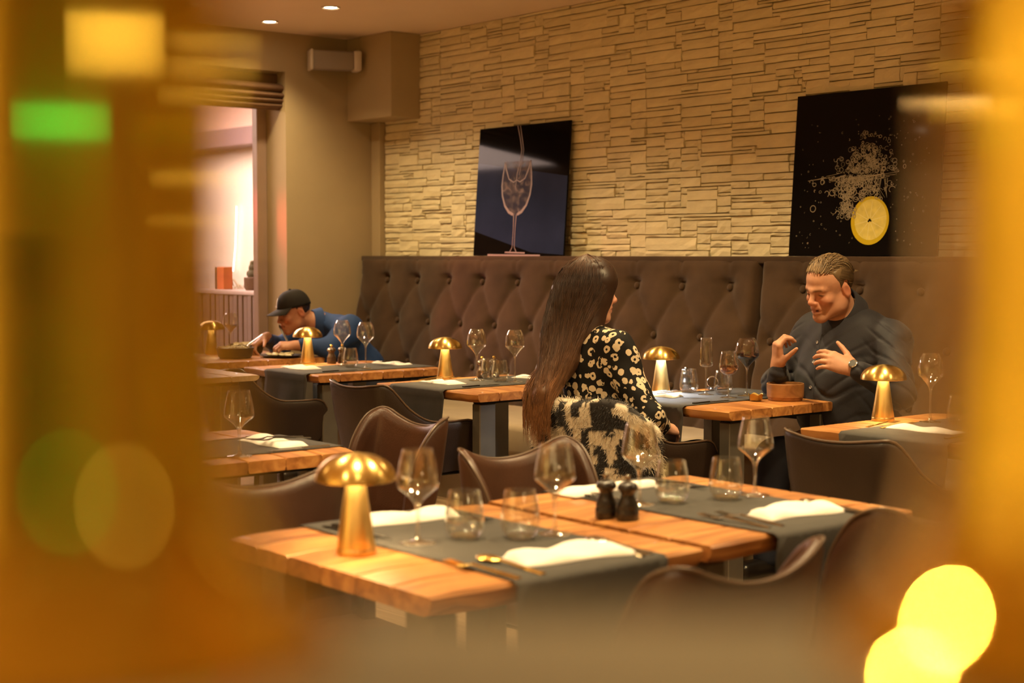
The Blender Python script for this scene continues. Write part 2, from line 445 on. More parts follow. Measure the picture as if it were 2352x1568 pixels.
for i in range(27):
    x = -0.93 + i * 0.0715
    if me0 is None:
        s0 = MB().rbox((-0.029, -0.012, 0.02), (0.029, 0.018, 1.045), 0.004, 1).build('slat', MT['nslat'], pl, smooth=False); s0.location = (x, 0, 0); me0 = s0
    else:
        c = me0.copy(); COL.objects.link(c); c.parent = pl; c.location = (x, 0.004 * (i % 3 - 1), 0)
MB().rbox((-0.97, -0.02, 1.048), (0.97, 0.32, 1.078), 0.004, 1).build('rim', pmat('pale_planter_rim_paint', (0.45, 0.36, 0.33), 0.6), pl, smooth=False)
MT['pot'] = pmat('brown_clay_pot', (0.10, 0.055, 0.035), 0.8)
MT['cactus'] = pmat('dark_cactus_skin', (0.05, 0.05, 0.025), 0.8, bump=0.4, bump_scale=150)
pc = thing('potted_cactus', 'small lumpy dark cactus in a brown pot behind the window', 'plant', (-9.99, 5.72, 1.078))
MB().lathe([(0, 0), (.05, 0), (.063, .02), (.066, .095), (.058, .1), (.055, .085), (0, .085)], 20).build('pot', MT['pot'], pc)
cb = MB()
for c, r in (((0, 0, .12), (.04, .04, .045)), ((.0, 0, .17), (.03, .03, .035)), ((-.04, 0, .125), (.026, .026, .03)), ((.038, 0.01, .13), (.022, .022, .04)), ((0.0, 0, .205), (.02, .02, .022))):
    cb.sphere(c, r, 14, 10)
cb.build('cactus_body', MT['cactus'], pc)
ob = thing('orange_box', 'orange and dark box standing on the planter behind the window', 'box', (-10.46, 5.74, 1.078))
MB().rbox((-.055, -.04, 0), (.055, .04, .175), .004, 1).build('carton', pmat('orange_card', (0.62, 0.14, 0.05), 0.6), ob, smooth=False)
MB().box((-.09, -.038, 0), (-.056, .038, .172)).build('dark_side', pmat('dark_card', (0.10, 0.05, 0.03), 0.6), ob, smooth=False)
lt = MB().tube([(-11.19, 6.26, 1.75), (-11.20, 6.26, 1.60), (-11.22, 6.26, 1.4), (-11.26, 6.26, 1.21)], 0.007, 8).build('led_strip', emit_mat('white_led', (1, .93, .86), 6))
tag(lt, 'bright thin white light strip hanging behind the window', 'light strip')
pt = thing('track_spotlight', 'cone shaped brown spotlight hanging beyond the window top', 'lamp', (-12.0, 5.2, 2.50))
MB().lathe([(.02, .13), (.035, .12), (.075, 0), (.068, 0), (.03, .11)], 20).build('shade', MT['pot'], pt)
MB().tube([(0, 0, .12), (0, 0, .28)], .012, 8).build('rod', MT['pot'], pt)
# soft palm behind the glass
pp = thing('potted_palm', 'faint feathery palm against the pale wall beyond the window', 'plant', (-10.55, 6.11, 0))
MB().lathe([(0, 0), (.14, 0), (.17, .3), (.15, .3), (0, .27)], 20).build('pot', MT['pot'], pp)
MT['palm'] = pmat('pale_palm_leaf', (0.42, 0.36, 0.26), 0.8)
fb = MB()
for i in range(9):
    a = i * 2 * PI / 9 + .3; L = .5 + .12 * (i % 3)
    pts = [Vector((math.cos(a) * L * t * .6, math.sin(a) * .12 * t, .3 + 1.25 * t - .45 * t ** 3 + .05 * (i % 2))) for t in np.linspace(0, 1, 9)]
    fb.tube(pts, [.008] * 9, 5)
    for k in range(2, 9):
        for sgn in (-1, 1):
            p = pts[k]; d = Vector((math.cos(a + sgn * 1.0) * .16, .03 * sgn, -.07))
            fb.add([p, p + d * .5 + Vector((0, 0, .014)), p + d, p + d * .5 - Vector((0, 0, .014))], [(0, 1, 2, 3)])
fb.build('fronds', MT['palm'], pp)

# ------------------------------------------------------------------ ledger-stone cladding of the back wall
SX0, SX1, SZ0 = -8.395, 0.6, 1.30
# interlocking stones of uneven size, packed course over course in ledger panels
stones = []
UX, UZ = .024, .0175
gx, gz = int((SX1 - SX0) / UX), int((CEIL - SZ0) / UZ)
UZ = (CEIL - SZ0) / gz
used = np.zeros((gx, gz), bool)
PANEL = 26
for kz in range(gz):
    for kx in range(gx):
        if used[kx, kz]: continue
        hh = random.choices([1, 2, 3, 4], [18, 46, 28, 8])[0]; ww = random.choice([5, 6, 7, 9, 11, 13, 16])
        lim = (kx // PANEL + 1) * PANEL
        hh = min(hh, gz - kz); ww = min(ww, gx - kx, lim - kx)
        if 0 < lim - kx - ww < 4: ww = lim - kx
        w2 = 0
        while w2 < ww and not used[kx + w2, kz]: w2 += 1
        while hh > 1 and used[kx:kx + w2, kz:kz + hh].any(): hh -= 1
        used[kx:kx + w2, kz:kz + hh] = True
        stones.append((SX0 + kx * UX, SX0 + (kx + w2) * UX, SZ0 + kz * UZ, SZ0 + (kz + hh) * UZ))
def stone_mesh(x0, x1, z0, z1, b, seed, org):
    r = random.Random(seed)
    n = 5 if x1 - x0 > .25 else 4
    dep = r.uniform(.012, .020) + (.008 if r.random() < .18 else 0); tl = r.uniform(-.003, .003)
    j = lambda s: r.uniform(-s, s)
    g = .0012
    top = []; bot = []; mid = []
    for i in range(n):
        t = i / (n - 1); x = x0 + g + (x1 - x0 - 2 * g) * t + (0 if i in (0, n - 1) else j(.006))
        bot.append((x, -dep - tl * t - j(.003), z0 + g + abs(j(.0028))))
        mid.append((x, -dep - .0025 - tl * t - j(.0035), (z0 + z1) / 2 + j(.006)))
        top.append((x, -dep - tl * t - j(.003), z1 - g - abs(j(.0028))))
    bb = [(p[0], 0.002, p[2]) for p in bot]; tb = [(p[0], 0.002, p[2]) for p in top]
    vs = bb + bot + mid + top + tb
    fs = []
    for q in range(4):
        for i in range(n - 1): fs.append((q * n + i, q * n + i + 1, (q + 1) * n + i + 1, (q + 1) * n + i))
    fs.append((0, n, 2 * n, 3 * n, 4 * n)); fs.append((n - 1, 5 * n - 1, 4 * n - 1, 3 * n - 1, 2 * n - 1))
    b.add([(v[0] - org[0], v[1] - org[1] + Y1, v[2] - org[2]) for v in vs], fs)
    return b
def proj(x, y, z):
    w = Vector((x, y, z - CAM_H)); k = w.dot(FWD)
    return 1176 + FPX * w.dot(RIGHT) / k, 784 - FPX * w.dot(UPV) / k, k
def hidden_stone(s):
    x0, x1, z0, z1 = s; xm, zm = (x0 + x1) / 2, (z0 + z1) / 2
    px, py, k = proj(xm, Y1, zm)
    if px > 2250 or px < 880 or py < -10: return True
    if zm < 1.34: return True
    if x1 < -7.99 and z0 > 2.24: return True
    for (pa, pb) in ((-7.28, -6.52), (-4.78, -4.03)):
        if x0 > pa and x1 < pb and zm < 2.1: return True
    return False
vis = [i for i, s in enumerate(stones) if not hidden_stone(s)]
def psize(i):
    x0, x1, z0, z1 = stones[i]; k = proj((x0 + x1) / 2, Y1, (z0 + z1) / 2)[2]
    return (x1 - x0) * (z1 - z0) / k ** 2
vis.sort(key=psize, reverse=True)
single = set(vis[:300])
rest = MB()
for i, s in enumerate(stones):
    if i in single:
        org = Vector(((s[0] + s[1]) / 2, Y1, (s[2] + s[3]) / 2))
        stone_mesh(*s, b := MB(), i, org)
        o = b.build('stone', MT['stone'], wall_back, smooth=False, loc=org)
    else: stone_mesh(*s, rest, i, Vector((0, 0, 0)))
o = rest.build('stone_pieces', MT['stone'], wall_back, smooth=False); o['kind'] = 'stuff'

# ------------------------------------------------------------------ tufted banquette along the stone wall
bench = thing('banquette_bench', 'long taupe button tufted banquette along the stone wall', 'bench', (0, 0, 0))
BTOP = 1.335
def back_y(z): return 5.715 - 0.155 * (BTOP - z)
bbm = None
def back_panel(xa, xb, ux, name):
    P = 0.336; VZ = 1.182; DV = 0.258
    nxs = int((xb - xa) / 0.016); zs = np.linspace(0.44, BTOP, 58)
    xs = np.linspace(xa, xb, nxs)
    Xg, Zg = np.meshgrid(xs, zs, indexing='ij')
    u = (Xg - ux) / P; v = (VZ - Zg) / DV
    a = u - v / 2; bb = u + v / 2
    fa = np.abs(np.sin(PI * a)); fb = np.abs(np.sin(PI * bb))
    # diamond creases fade between the buttons, tightest at the buttons
    puff = np.clip(fa, 0, 1) ** .38 * np.clip(fb, 0, 1) ** .38
    vr = np.round(v); ur = np.round(u - (vr % 2) * .5) + (vr % 2) * .5
    dist = np.hypot((u - ur) * P, (v - vr) * DV)
    dimple = np.exp(-(dist / .045) ** 2)
    h = .026 * puff - .024 * dimple
    up = np.clip(-v / 0.55, 0, 1)                      # above the first button row: smooth band with faint pleats
    up = up * up * (3 - 2 * up)
    pleat = 1 - np.exp(-((u - np.round(u)) * P / .012) ** 2) * .35
    h = h * (1 - up) + up * (.026 * pleat)
    hor = np.exp(-((v + .10) / .05) ** 2) * np.exp(-((u - np.round(u)) / .22) ** 2) * .012   # sideways pleat at top buttons
    h = h - hor
    edge = np.minimum(np.minimum((Xg - xa), (xb - Xg)), (BTOP - Zg) * .9)
    rd = .045
    e = np.clip(edge / rd, 0, 1); h = h - (1 - np.sqrt(1 - (1 - e) ** 2)) * .055
    wr = .0016 * np.sin(Xg * 31 + 3 * np.sin(Zg * 17)) * np.sin(Zg * 23 + Xg * 5)
    Yg = 5.715 - 0.155 * (BTOP - Zg) - h - wr
    n0, n1 = Xg.shape
    V = np.stack([Xg, Yg, Zg], -1).reshape(-1, 3)
    Vb = V.copy(); Vb[:, 1] = 5.79
    idx = np.arange(n0 * n1).reshape(n0, n1)
    q = np.stack([idx[:-1, :-1], idx[1:, :-1], idx[1:, 1:], idx[:-1, 1:]], -1).reshape(-1, 4)
    F = [q]; off = n0 * n1
    loop = np.concatenate([idx[:, 0], idx[-1, 1:], idx[-2::-1, -1], idx[0, -2::-1]])
    nl = len(loop); nx_ = np.roll(loop, -1)
    F.append(np.stack([loop, loop + off, nx_ + off, nx_], -1)[:-0 or None])
    o = np_mesh(name, np.vstack([V, Vb]), np.vstack(F), MT['velvet'], bench)
    btn = None
    for r in range(3):
        zb = VZ - r * DV; off_u = .5 if r % 2 else 0
        k0 = math.ceil((xa + .06 - ux) / P - off_u); k1 = math.floor((xb - .06 - ux) / P - off_u)
        for k in range(k0, k1 + 1):
            x = ux + (k + off_u) * P
            if proj(x, 5.7, zb)[0] > 2420: continue
            l = (x, back_y(zb) + .012, zb)
            global bbm
            if bbm is None:
                bbm = MB().sphere((0, 0, 0), (.019, .013, .019), 14, 8).build('button', MT['velvet'], o); btn = bbm; btn.location = l
            else:
                c = bbm.copy(); COL.objects.link(c); c.parent = o; c.location = l
back_panel(-8.49, -4.962, -6.504, 'back_panel')
back_panel(-4.950, -1.35, -4.691, 'back_panel')
for xa, xb in ((-8.47, -4.96), (-4.95, -1.35)):
    MB().rbox((xa, 4.93, 0.30), (xb, 5.62, 0.47), 0.035, 4).build('seat_cushion', MT['seatfab'], bench)
MB().box((-8.46, 5.0, 0.0), (-1.36, 5.6, 0.30)).build('plinth', MT['seatfab'], bench, smooth=False)
MB().rbox((-8.49, 5.70, 1.305), (-1.35, 5.835, 1.340), .006, 2).build('top_ledge', MT['velvet'], bench)

# ------------------------------------------------------------------ wall loudspeaker
sp = thing('wall_speaker', 'small pale loudspeaker with grey cloth front high in the corner', 'speaker', (-8.36, 5.42, 2.61), R(69))
MB().rbox((-.16, -.055, -.06), (.115, .055, .06), .012, 3).build('cloth_front', MT['greycloth'], sp)
MB().rbox((.112, -.06, -.066), (.165, .06, .066), .014, 3).build('end_cap', MT['white_plastic'], sp)
MB().rbox((-.175, -.06, -.066), (-.155, .06, .066), .008, 3).build('end_cap', MT['white_plastic'], sp)
MB().tube([(0, .05, 0), (0, .13, 0)], .02, 10).build('bracket', MT['white_plastic'], sp)

# ------------------------------------------------------------------ recessed ceiling lights (the two in view, the rest of the rows and the added rear ones)
proto = None
names = {0: 'lit recessed ceiling spotlight above the window, left one of two', 1: 'lit recessed ceiling spotlight nearer the stone wall, right one of two'}
for i, (x, y) in enumerate(DOWNLIGHTS):
    lab = names.get(i, 'recessed ceiling spotlight out of view, ' + ['above', 'above', 'over the middle of the banquette', 'over the couple\'s table', 'over the right wall table', 'over the far left aisle', 'over the left middle row table', 'over the nearest table', 'over the pepper mill table', 'near the wall beyond the right frame edge', 'right beside the camera', 'behind the camera at right', 'added far right of the camera', 'added rightmost of the room', 'added by the front wall at right', 'added by the front wall in the middle', 'added by the front wall at left', 'added left of the camera', 'added in the rear right corner'][i])
    if proto is None:
        proto = thing('ceiling_spotlight', lab, 'ceiling light', (x, y, CEIL), 0, 'recessed ceiling spotlights')
        MB().lathe([(.036, -.002), (.05, -.008), (.056, -.004), (.056, 0.0), (.036, 0.0)], 28).build('trim_ring', MT['white_plastic'], proto)
        MB().lathe([(0, -.003), (.036, -.003), (.036, -.001), (0, -.001)], 24).build('lens', MT['down_lens'], proto)
    else: dup(proto, (x, y, CEIL), None, lab)
cg = thing('ceiling_grille', 'flat round pale disc set in the ceiling above the corner', 'vent', (-6.96, 4.92, CEIL))
MB().lathe([(0, -.004), (.07, -.004), (.085, -.010), (.095, -.006), (.095, 0), (0, 0)], 32).build('disc', MT['ceiling'], cg)

# ------------------------------------------------------------------ pictures leaning on the bench top
def poster(name, label, x0, w, h):
    t = thing(name, label, 'picture', (x0, 5.745, 1.342))
    t.rotation_euler = (R(-4.2), 0, 0)
    MB().rbox((0, -.006, 0), (w, .006, h), .002, 1).build('panel', MT['pblack'], t, smooth=False)
    return t
MT['pblack'] = pmat('black_acrylic_print', (0.006, 0.005, 0.005), 0.06, spec=0.08)
MT['pblue_refl'] = pmat('dark_blue_reflection_paint', (0.024, 0.034, 0.088), 0.06, spec=0.08, noise_amt=0.2, noise_scale=4)
MT['pline'] = pmat('pale_lilac_print', (0.36, 0.28, 0.30), 0.5)
def flat(pts, y=-.0068): return [(u, y, v) for u, v in pts]
def strip(b, pts, wd, y=-.0072):
    """flat printed line of given width along 2-D points"""
    P = [Vector((p[0], 0, p[1])) for p in pts]; n = len(P)
    wd = wd if hasattr(wd, '__len__') else [wd] * n
    L = []; Rr = []
    for i in range(n):
        t = (P[min(i + 1, n - 1)] - P[max(i - 1, 0)]).normalized(); nn = Vector((-t.z, 0, t.x)) * wd[i] / 2
        L.append(P[i] + nn); Rr.append(P[i] - nn)
    vs = [(p.x, y, p.z) for p in L + Rr]
    b.add(vs, [(i, i + 1, n + i + 1, n + i) for i in range(n - 1)])
PW, PH = 0.84, 0.78
t1 = poster('glass_picture', 'dark unframed picture of a wine glass filling, left on the bench top', -7.315, PW, PH)
MB().add(flat([(0.001, .15), (.55, .02), (.839, .005), (.839, .46), (0.001, .57)]), [(0, 1, 2, 3, 4)]).build('painted_blue_reflection', MT['pblue_refl'], t1, smooth=False)  # a dusk window's reflection, painted into the picture as flat blue
# the printed goblet: pale outline, misty bowl, pouring stream, foot tray
uc = .385
bowl = [(.018, .245), (.06, .262), (.10, .30), (.128, .36), (.138, .42), (.132, .49), (.118, .565)]
b = MB()
for s in (-1, 1):
    strip(b, [(uc + s * r, v) for r, v in bowl], [.016, .018, .014, .012, .011, .009, .008], -.0074)
    strip(b, [(uc + s * .012, .245), (uc + s * .008, .15), (uc + s * .010, .05), (uc + s * .03, .022)], [.007, .004, .004, .006], -.0074)
    strip(b, [(uc + s * .118, .565), (uc + s * .105, .52), (uc + s * .075, .46), (uc + s * .03, .44), (uc, .452)], [.010, .012, .008, .007, .006], -.0074)
strip(b, [(uc - .02, .78), (uc + .01, .70), (uc + .03, .63), (uc + .022, .56), (uc + .0, .49), (uc - .01, .40)], [.006, .006, .006, .005, .005, .004], -.0074)
strip(b, [(uc + .005, .778), (uc + .028, .70), (uc + .048, .63), (uc + .038, .56), (uc + .018, .48)], [.004, .006, .004, .004, .004], -.0074)
strip(b, [(uc - .075, .02), (uc + .11, .016)], .008, -.0074); strip(b, [(uc - .24, .004), (uc + .25, .001)], .010, -.0074)
b.build('printed_goblet', MT['pline'], t1, smooth=False)
m, nt, out = new_mat('misty_print')
tr = node(nt, 'ShaderNodeBsdfTransparent'); df = node(nt, 'ShaderNodeBsdfDiffuse'); df.inputs[0].default_value = (.36, .28, .32, 1)
tc = node(nt, 'ShaderNodeTexCoord'); nz = node(nt, 'ShaderNodeTexNoise'); nz.inputs['Scale'].default_value = 14; nz.inputs['Detail'].default_value = 6; nz.inputs['Distortion'].default_value = 1.5
mr = node(nt, 'ShaderNodeMapRange'); mr.inputs[1].default_value = .42; mr.inputs[2].default_value = .75; mr.inputs[3].default_value = .10; mr.inputs[4].default_value = .75
mx = node(nt, 'ShaderNodeMixShader')
lk(nt, tc.outputs['Object'], nz.inputs[0]); lk(nt, nz.outputs['Fac'], mr.inputs[0]); lk(nt, mr.outputs[0], mx.inputs[0]); lk(nt, tr.outputs[0], mx.inputs[1]); lk(nt, df.outputs[0], mx.inputs[2]); lk(nt, mx.outputs[0], out.inputs[0])
MT['mist'] = m
pts = [(uc + r, v) for r, v in bowl] + [(uc - r, v) for r, v in reversed(bowl)]
MB().add(flat(pts, -.0071), [tuple(range(len(pts)))]).build('printed_bowl_mist', MT['mist'], t1, smooth=False)

t2 = poster('lemon_picture', 'black unframed picture of a lemon slice splashing, above the man in navy shirt', -4.815, PW + .01, PH)
lc = (.475, .165); lr = .108
MT['lemon_rind'] = pmat('printed_lemon_rind', (0.62, 0.46, 0.015), 0.3)
MT['lemon_flesh'] = pmat('printed_lemon_flesh', (0.74, 0.62, 0.16), 0.3, noise_amt=0.15, noise_scale=30)
MT['lemon_line'] = pmat('printed_lemon_line', (0.82, 0.74, 0.38), 0.3)
disc = lambda r, y, n=40, c=lc, sy=1.05: flat([(c[0] + r * math.cos(2 * PI * k / n), c[1] + r * sy * math.sin(2 * PI * k / n)) for k in range(n)], y)
MB().add(disc(lr, -.0068), [tuple(range(40))]).build('lemon_rind', MT['lemon_rind'], t2, smooth=False)
MB().add(disc(lr * .84, -.0071, 40, (lc[0] + .004, lc[1] + .004)), [tuple(range(40))]).build('lemon_flesh', MT['lemon_flesh'], t2, smooth=False)
b = MB()
for k in range(10):
    a = k * 2 * PI / 10 + .2
    strip(b, [(lc[0] + .014 * math.cos(a), lc[1] + .014 * math.sin(a)), (lc[0] + lr * .8 * math.cos(a), lc[1] + lr * .84 * math.sin(a))], [.003, .0015], -.0074)
b.build('lemon_segment_lines', MT['lemon_line'], t2, smooth=False)
b = MB()
for dx, dz, r in ((0, .003, .006), (-.006, -.003, .005), (.007, -.002, .004)): b.add(disc(r, -.0077, 10, (lc[0] + dx, lc[1] + dz)), [tuple(range(10))])
b.build('lemon_core', MT['pblack'], t2, smooth=False)
rr = random.Random(5); b = MB()
def ring(u, v, r, wd):
    n = 10; ph = rr.random() * 6; ex = rr.uniform(.7, 1.3); arc = rr.choice([1, 1, .6, .7])
    strip(b, [(u + r * ex * math.cos(ph + 2 * PI * arc * k / n), v + r * math.sin(ph + 2 * PI * arc * k / n)) for k in range(n + 1)], wd, -.0074 - rr.random() * .0006)
def inpic(u, v): return .02 < u < PW - .02 and .02 < v < PH - .02
for _ in range(300):     # crown of spray above the water line
    v = .39 + abs(rr.gauss(0, .075)); s = max(.03, .13 - (v - .39) * .4); u = .44 + rr.gauss(0, s * .62)
    if inpic(u, v) and v < .58 and (u - lc[0]) ** 2 + (v - lc[1]) ** 2 > .0125: ring(u, v, rr.uniform(.003, .012), rr.uniform(.001, .0026))
for _ in range(190):     # bubbles below
    v = .375 - abs(rr.gauss(0, .075)); u = .36 + (0.375 - v) * .35 + rr.gauss(0, .085)
    if inpic(u, v) and v > .18 and (u - lc[0]) ** 2 + (v - lc[1]) ** 2 > .0125: ring(u, v, rr.uniform(.004, .016), rr.uniform(.0014, .0042))
for _ in range(70):
    u, v = .31 + rr.gauss(0, .02) + rr.random() * .05, .18 + rr.random() * .13; ring(u, v, rr.uniform(.005, .014), rr.uniform(.0014, .004))
for _ in range(150):
    u, v = rr.uniform(.04, .78), rr.uniform(.03, .66)
    if (u - lc[0]) ** 2 + (v - lc[1]) ** 2 > .015: ring(u, v, rr.uniform(.001, .0045), rr.uniform(.0008, .0016))
for _ in range(22):
    u = rr.uniform(.08, .5); v = .372 + rr.gauss(0, .008); L = rr.uniform(.05, .2)
    strip(b, [(u, v - .006), (u + L * .5, v + rr.gauss(0, .003)), (u + L, v + .008)], rr.uniform(.001, .0028), -.0078)
for k in range(14):
    u = .41 + .012 * k + rr.gauss(0, .006); strip(b, [(u, .36), (u + rr.gauss(0, .015), .31), (u + rr.gauss(.005, .02), .27)], [.003, .002, .001], -.0078)
sp_ = b.build('printed_splash', pmat('pale_splash_print', (0.30, 0.25, 0.17), 0.5), t2, smooth=False); sp_['kind'] = 'stuff'
# ------------------------------------------------------------------ tables: planked live-edge tops on steel legs
TZ = 0.75
def plank_mesh(b, x0, x1, y0, y1, z0, z1, j0, j1, seed, wave=0.0):
    r = random.Random(seed); n = 13; rings = []
    for i in range(n):
        x = x0 + (x1 - x0) * i / (n - 1)
        a0 = (r.uniform(-1, 1) * .006 + .006 * math.sin(i * .9 + seed)) if j0 else 0
        a1 = (r.uniform(-1, 1) * .006 + .006 * math.sin(i * .8 + seed * 2)) if j1 else 0
        u0 = .012 + r.uniform(-.004, .006) if j0 else 0; u1 = .012 + r.uniform(-.004, .006) if j1 else 0
        c = .004
        ya, yb = y0 + a0, y1 + a1; zm = (z0 + z1) / 2 + (r.uniform(-.006, .006) if (j0 or j1) else 0)
        e = .0035 if i in (0, n - 1) else 0
        rings.append([(x, ya + u0 + c, z0 + e), (x, yb - u1 - c, z0 + e), (x, yb - u1 * .3, zm - .006), (x, yb, z1 - .008), (x, yb - .005, z1 - e), (x, ya + .005, z1 - e), (x, ya, z1 - .008), (x, ya + u0 * .3, zm - .006)])
    return b.loft(rings)
def make_table(label, c, W, L, rz=0.0, npl=6, group='live edge dining tables', legh=True, mat='wood', th=0.043, top=TZ, name='dining_table'):
    t = thing(name, label, 'table', (c[0], c[1], 0), rz, group)
    seed = int(abs(c[0]) * 100 + abs(c[1]) * 37)
    for k in range(npl):
        y0 = -L / 2 + L * k / npl + .0006; y1 = -L / 2 + L * (k + 1) / npl - .0006
        b = plank_mesh(MB(), -W / 2, W / 2, y0, y1, top - th + .0004 * (k % 2), top, k == 0, k == npl - 1, seed + k)
        b.build('plank', MT[mat], t, angle=30)
    for sx in (-1, 1):
        for sy in (-1, 1):
            x, y = sx * (W / 2 - .075), sy * (L / 2 - .10)
            MB().rbox((x - .028, y - .045, 0), (x + .028, y + .045, top - th - .012), .004, 1).build('leg', MT['greymetal'], t, smooth=False)
        x = sx * (W / 2 - .075)
        MB().rbox((x - .028, -(L / 2 - .06), top - th - .012), (x + .028, L / 2 - .06, top - th), .003, 1).build('top_bar', MT['black'], t, smooth=False)
        MB().rbox((x - .028, -(L / 2 - .145), .0), (x + .028, L / 2 - .145, .03), .003, 1).build('foot_bar', MT['black'], t, smooth=False)
    return t
TAB = {  # centre x, centre y, width (side), length (diner to diner), rotation
    'capped': (-7.86, 4.38, .76, .77, 0), 'left': (-6.735, 4.40, .75, .78, 0), 'mid': (-5.45, 4.385, .75, .77, 0),
    'couple': (-4.265, 4.675, .75, .75, 0), 'right': (-3.0, 4.48, .74, .77, 0), 'edge': (-2.24, 4.48, .72, .77, 0),
    'front': (-2.465, 1.903, .695, .72, R(90)), 'twin': (-2.478, 2.628, .69, .735, R(90)), 'row': (-4.21, 2.18, .74, .76, 0)}
TL = {'capped': 'dining table where the man in the black cap eats', 'left': 'dining table with two goblets in front of the capped man',
      'mid': 'dining table left of the long haired woman, with two tumblers', 'couple': 'dining table between the woman and the man in navy shirt',
      'right': 'dining table right of the man in navy shirt, two gold forks on it', 'edge': 'dining table end at the far right picture edge',
      'front': 'nearest dining table, carrying the large blurred gold lamp', 'twin': 'dining table with black pepper mills pushed against the nearest table',
      'row': 'dining table with one napkin at the left, half behind the gold stem'}
for k, (x, y, W, L, rz) in TAB.items():
    make_table('wooden ' + TL[k], (x, y), W, L, rz)
# pale side table between the rows at the left
make_table('pale wooden side table corner poking out beside the gold stem', (-5.57, 2.74), .6, .6, 0, 5, None, mat='palewood', th=.028, top=.87, name='side_table')
def tabpt(k, x, y):
    cx, cy, W, L, rz = TAB[k]
    return Vector((cx + x * math.cos(rz) - y * math.sin(rz), cy + x * math.sin(rz) + y * math.cos(rz), TZ))

# ------------------------------------------------------------------ runners: charcoal cloth strips hanging over the diners' edges
def make_runner(k, x0, x1, label, drops):
    """strip along the table's length (local y); x0..x1 in local x"""
    cx, cy, W, L, rz = TAB[k]
    path = []
    e = L / 2 + .016; d0, d1 = drops
    def down(s, d):
        p = [(s * (e + .010 - .002 * q), TZ - .012 - d * (1 - q / 6)) for q in range(6)] + [(s * (e + .006), TZ - .006), (s * (e - .006), TZ + .0016)]
        return p
    path += down(-1, d0)
    for q in range(1, 14): path.append((-e + .0 + 2 * e * q / 14, TZ + .0019))
    path += list(reversed(down(1, d1)))
    nu = 15; top = []; bot = []
    r = random.Random(len(label))
    ph = r.random() * 6
    for i, (y, z) in enumerate(path):
        rt, rb = [], []
        for q in range(nu):
            u = q / (nu - 1); x = x0 + (x1 - x0) * u
            hang = max(0, TZ - .03 - z)
            w = .012 * math.sin(u * 7 + ph) * min(1, hang / .12) * 1.0
            xx = x + .004 * math.sin(y * 9 + ph)
            rt.append((xx, y + (math.copysign(w + abs(hang) * .03, y) if hang > 0 else 0), z + .0003 * math.sin(u * 20 + y * 30)))
        top.append(rt)
    V = np.array(top).reshape(-1, 3); n = len(path)
    idx = np.arange(n * nu).reshape(n, nu)
    F = np.stack([idx[:-1, :-1], idx[:-1, 1:], idx[1:, 1:], idx[1:, :-1]], -1).reshape(-1, 4)
    o = np_mesh('table_runner', V, F, MT['runner'])
    md = o.modifiers.new('thickness', 'SOLIDIFY'); md.thickness = .0016; md.offset = 1
    o.location = (cx, cy, 0); o.rotation_euler = (0, 0, rz)
    tag(o, label, 'table runner', 'charcoal table runners')
    return o
make_runner('left', -.115, .295, 'dark grey runner over the table before the capped man', (.16, .1))
make_runner('mid', -.25, .16, 'dark grey runner hanging off the table left of the woman', (.16, .1))
make_runner('couple', -.265, .145, 'grey runner on the couple\'s table under the wine glasses', (.17, .1))
make_runner('right', -.19, .235, 'dark grey runner on the table with two gold forks', (.15, .1))
make_runner('front', -.165, .225, 'grey runner across the nearest table under the fork and spoon', (.22, .16))
make_runner('twin', -.165, .215, 'grey runner across the table with the black pepper mills', (.24, .16))
make_runner('row', -.11, .27, 'dark grey runner on the left table in the middle row', (.15, .02))

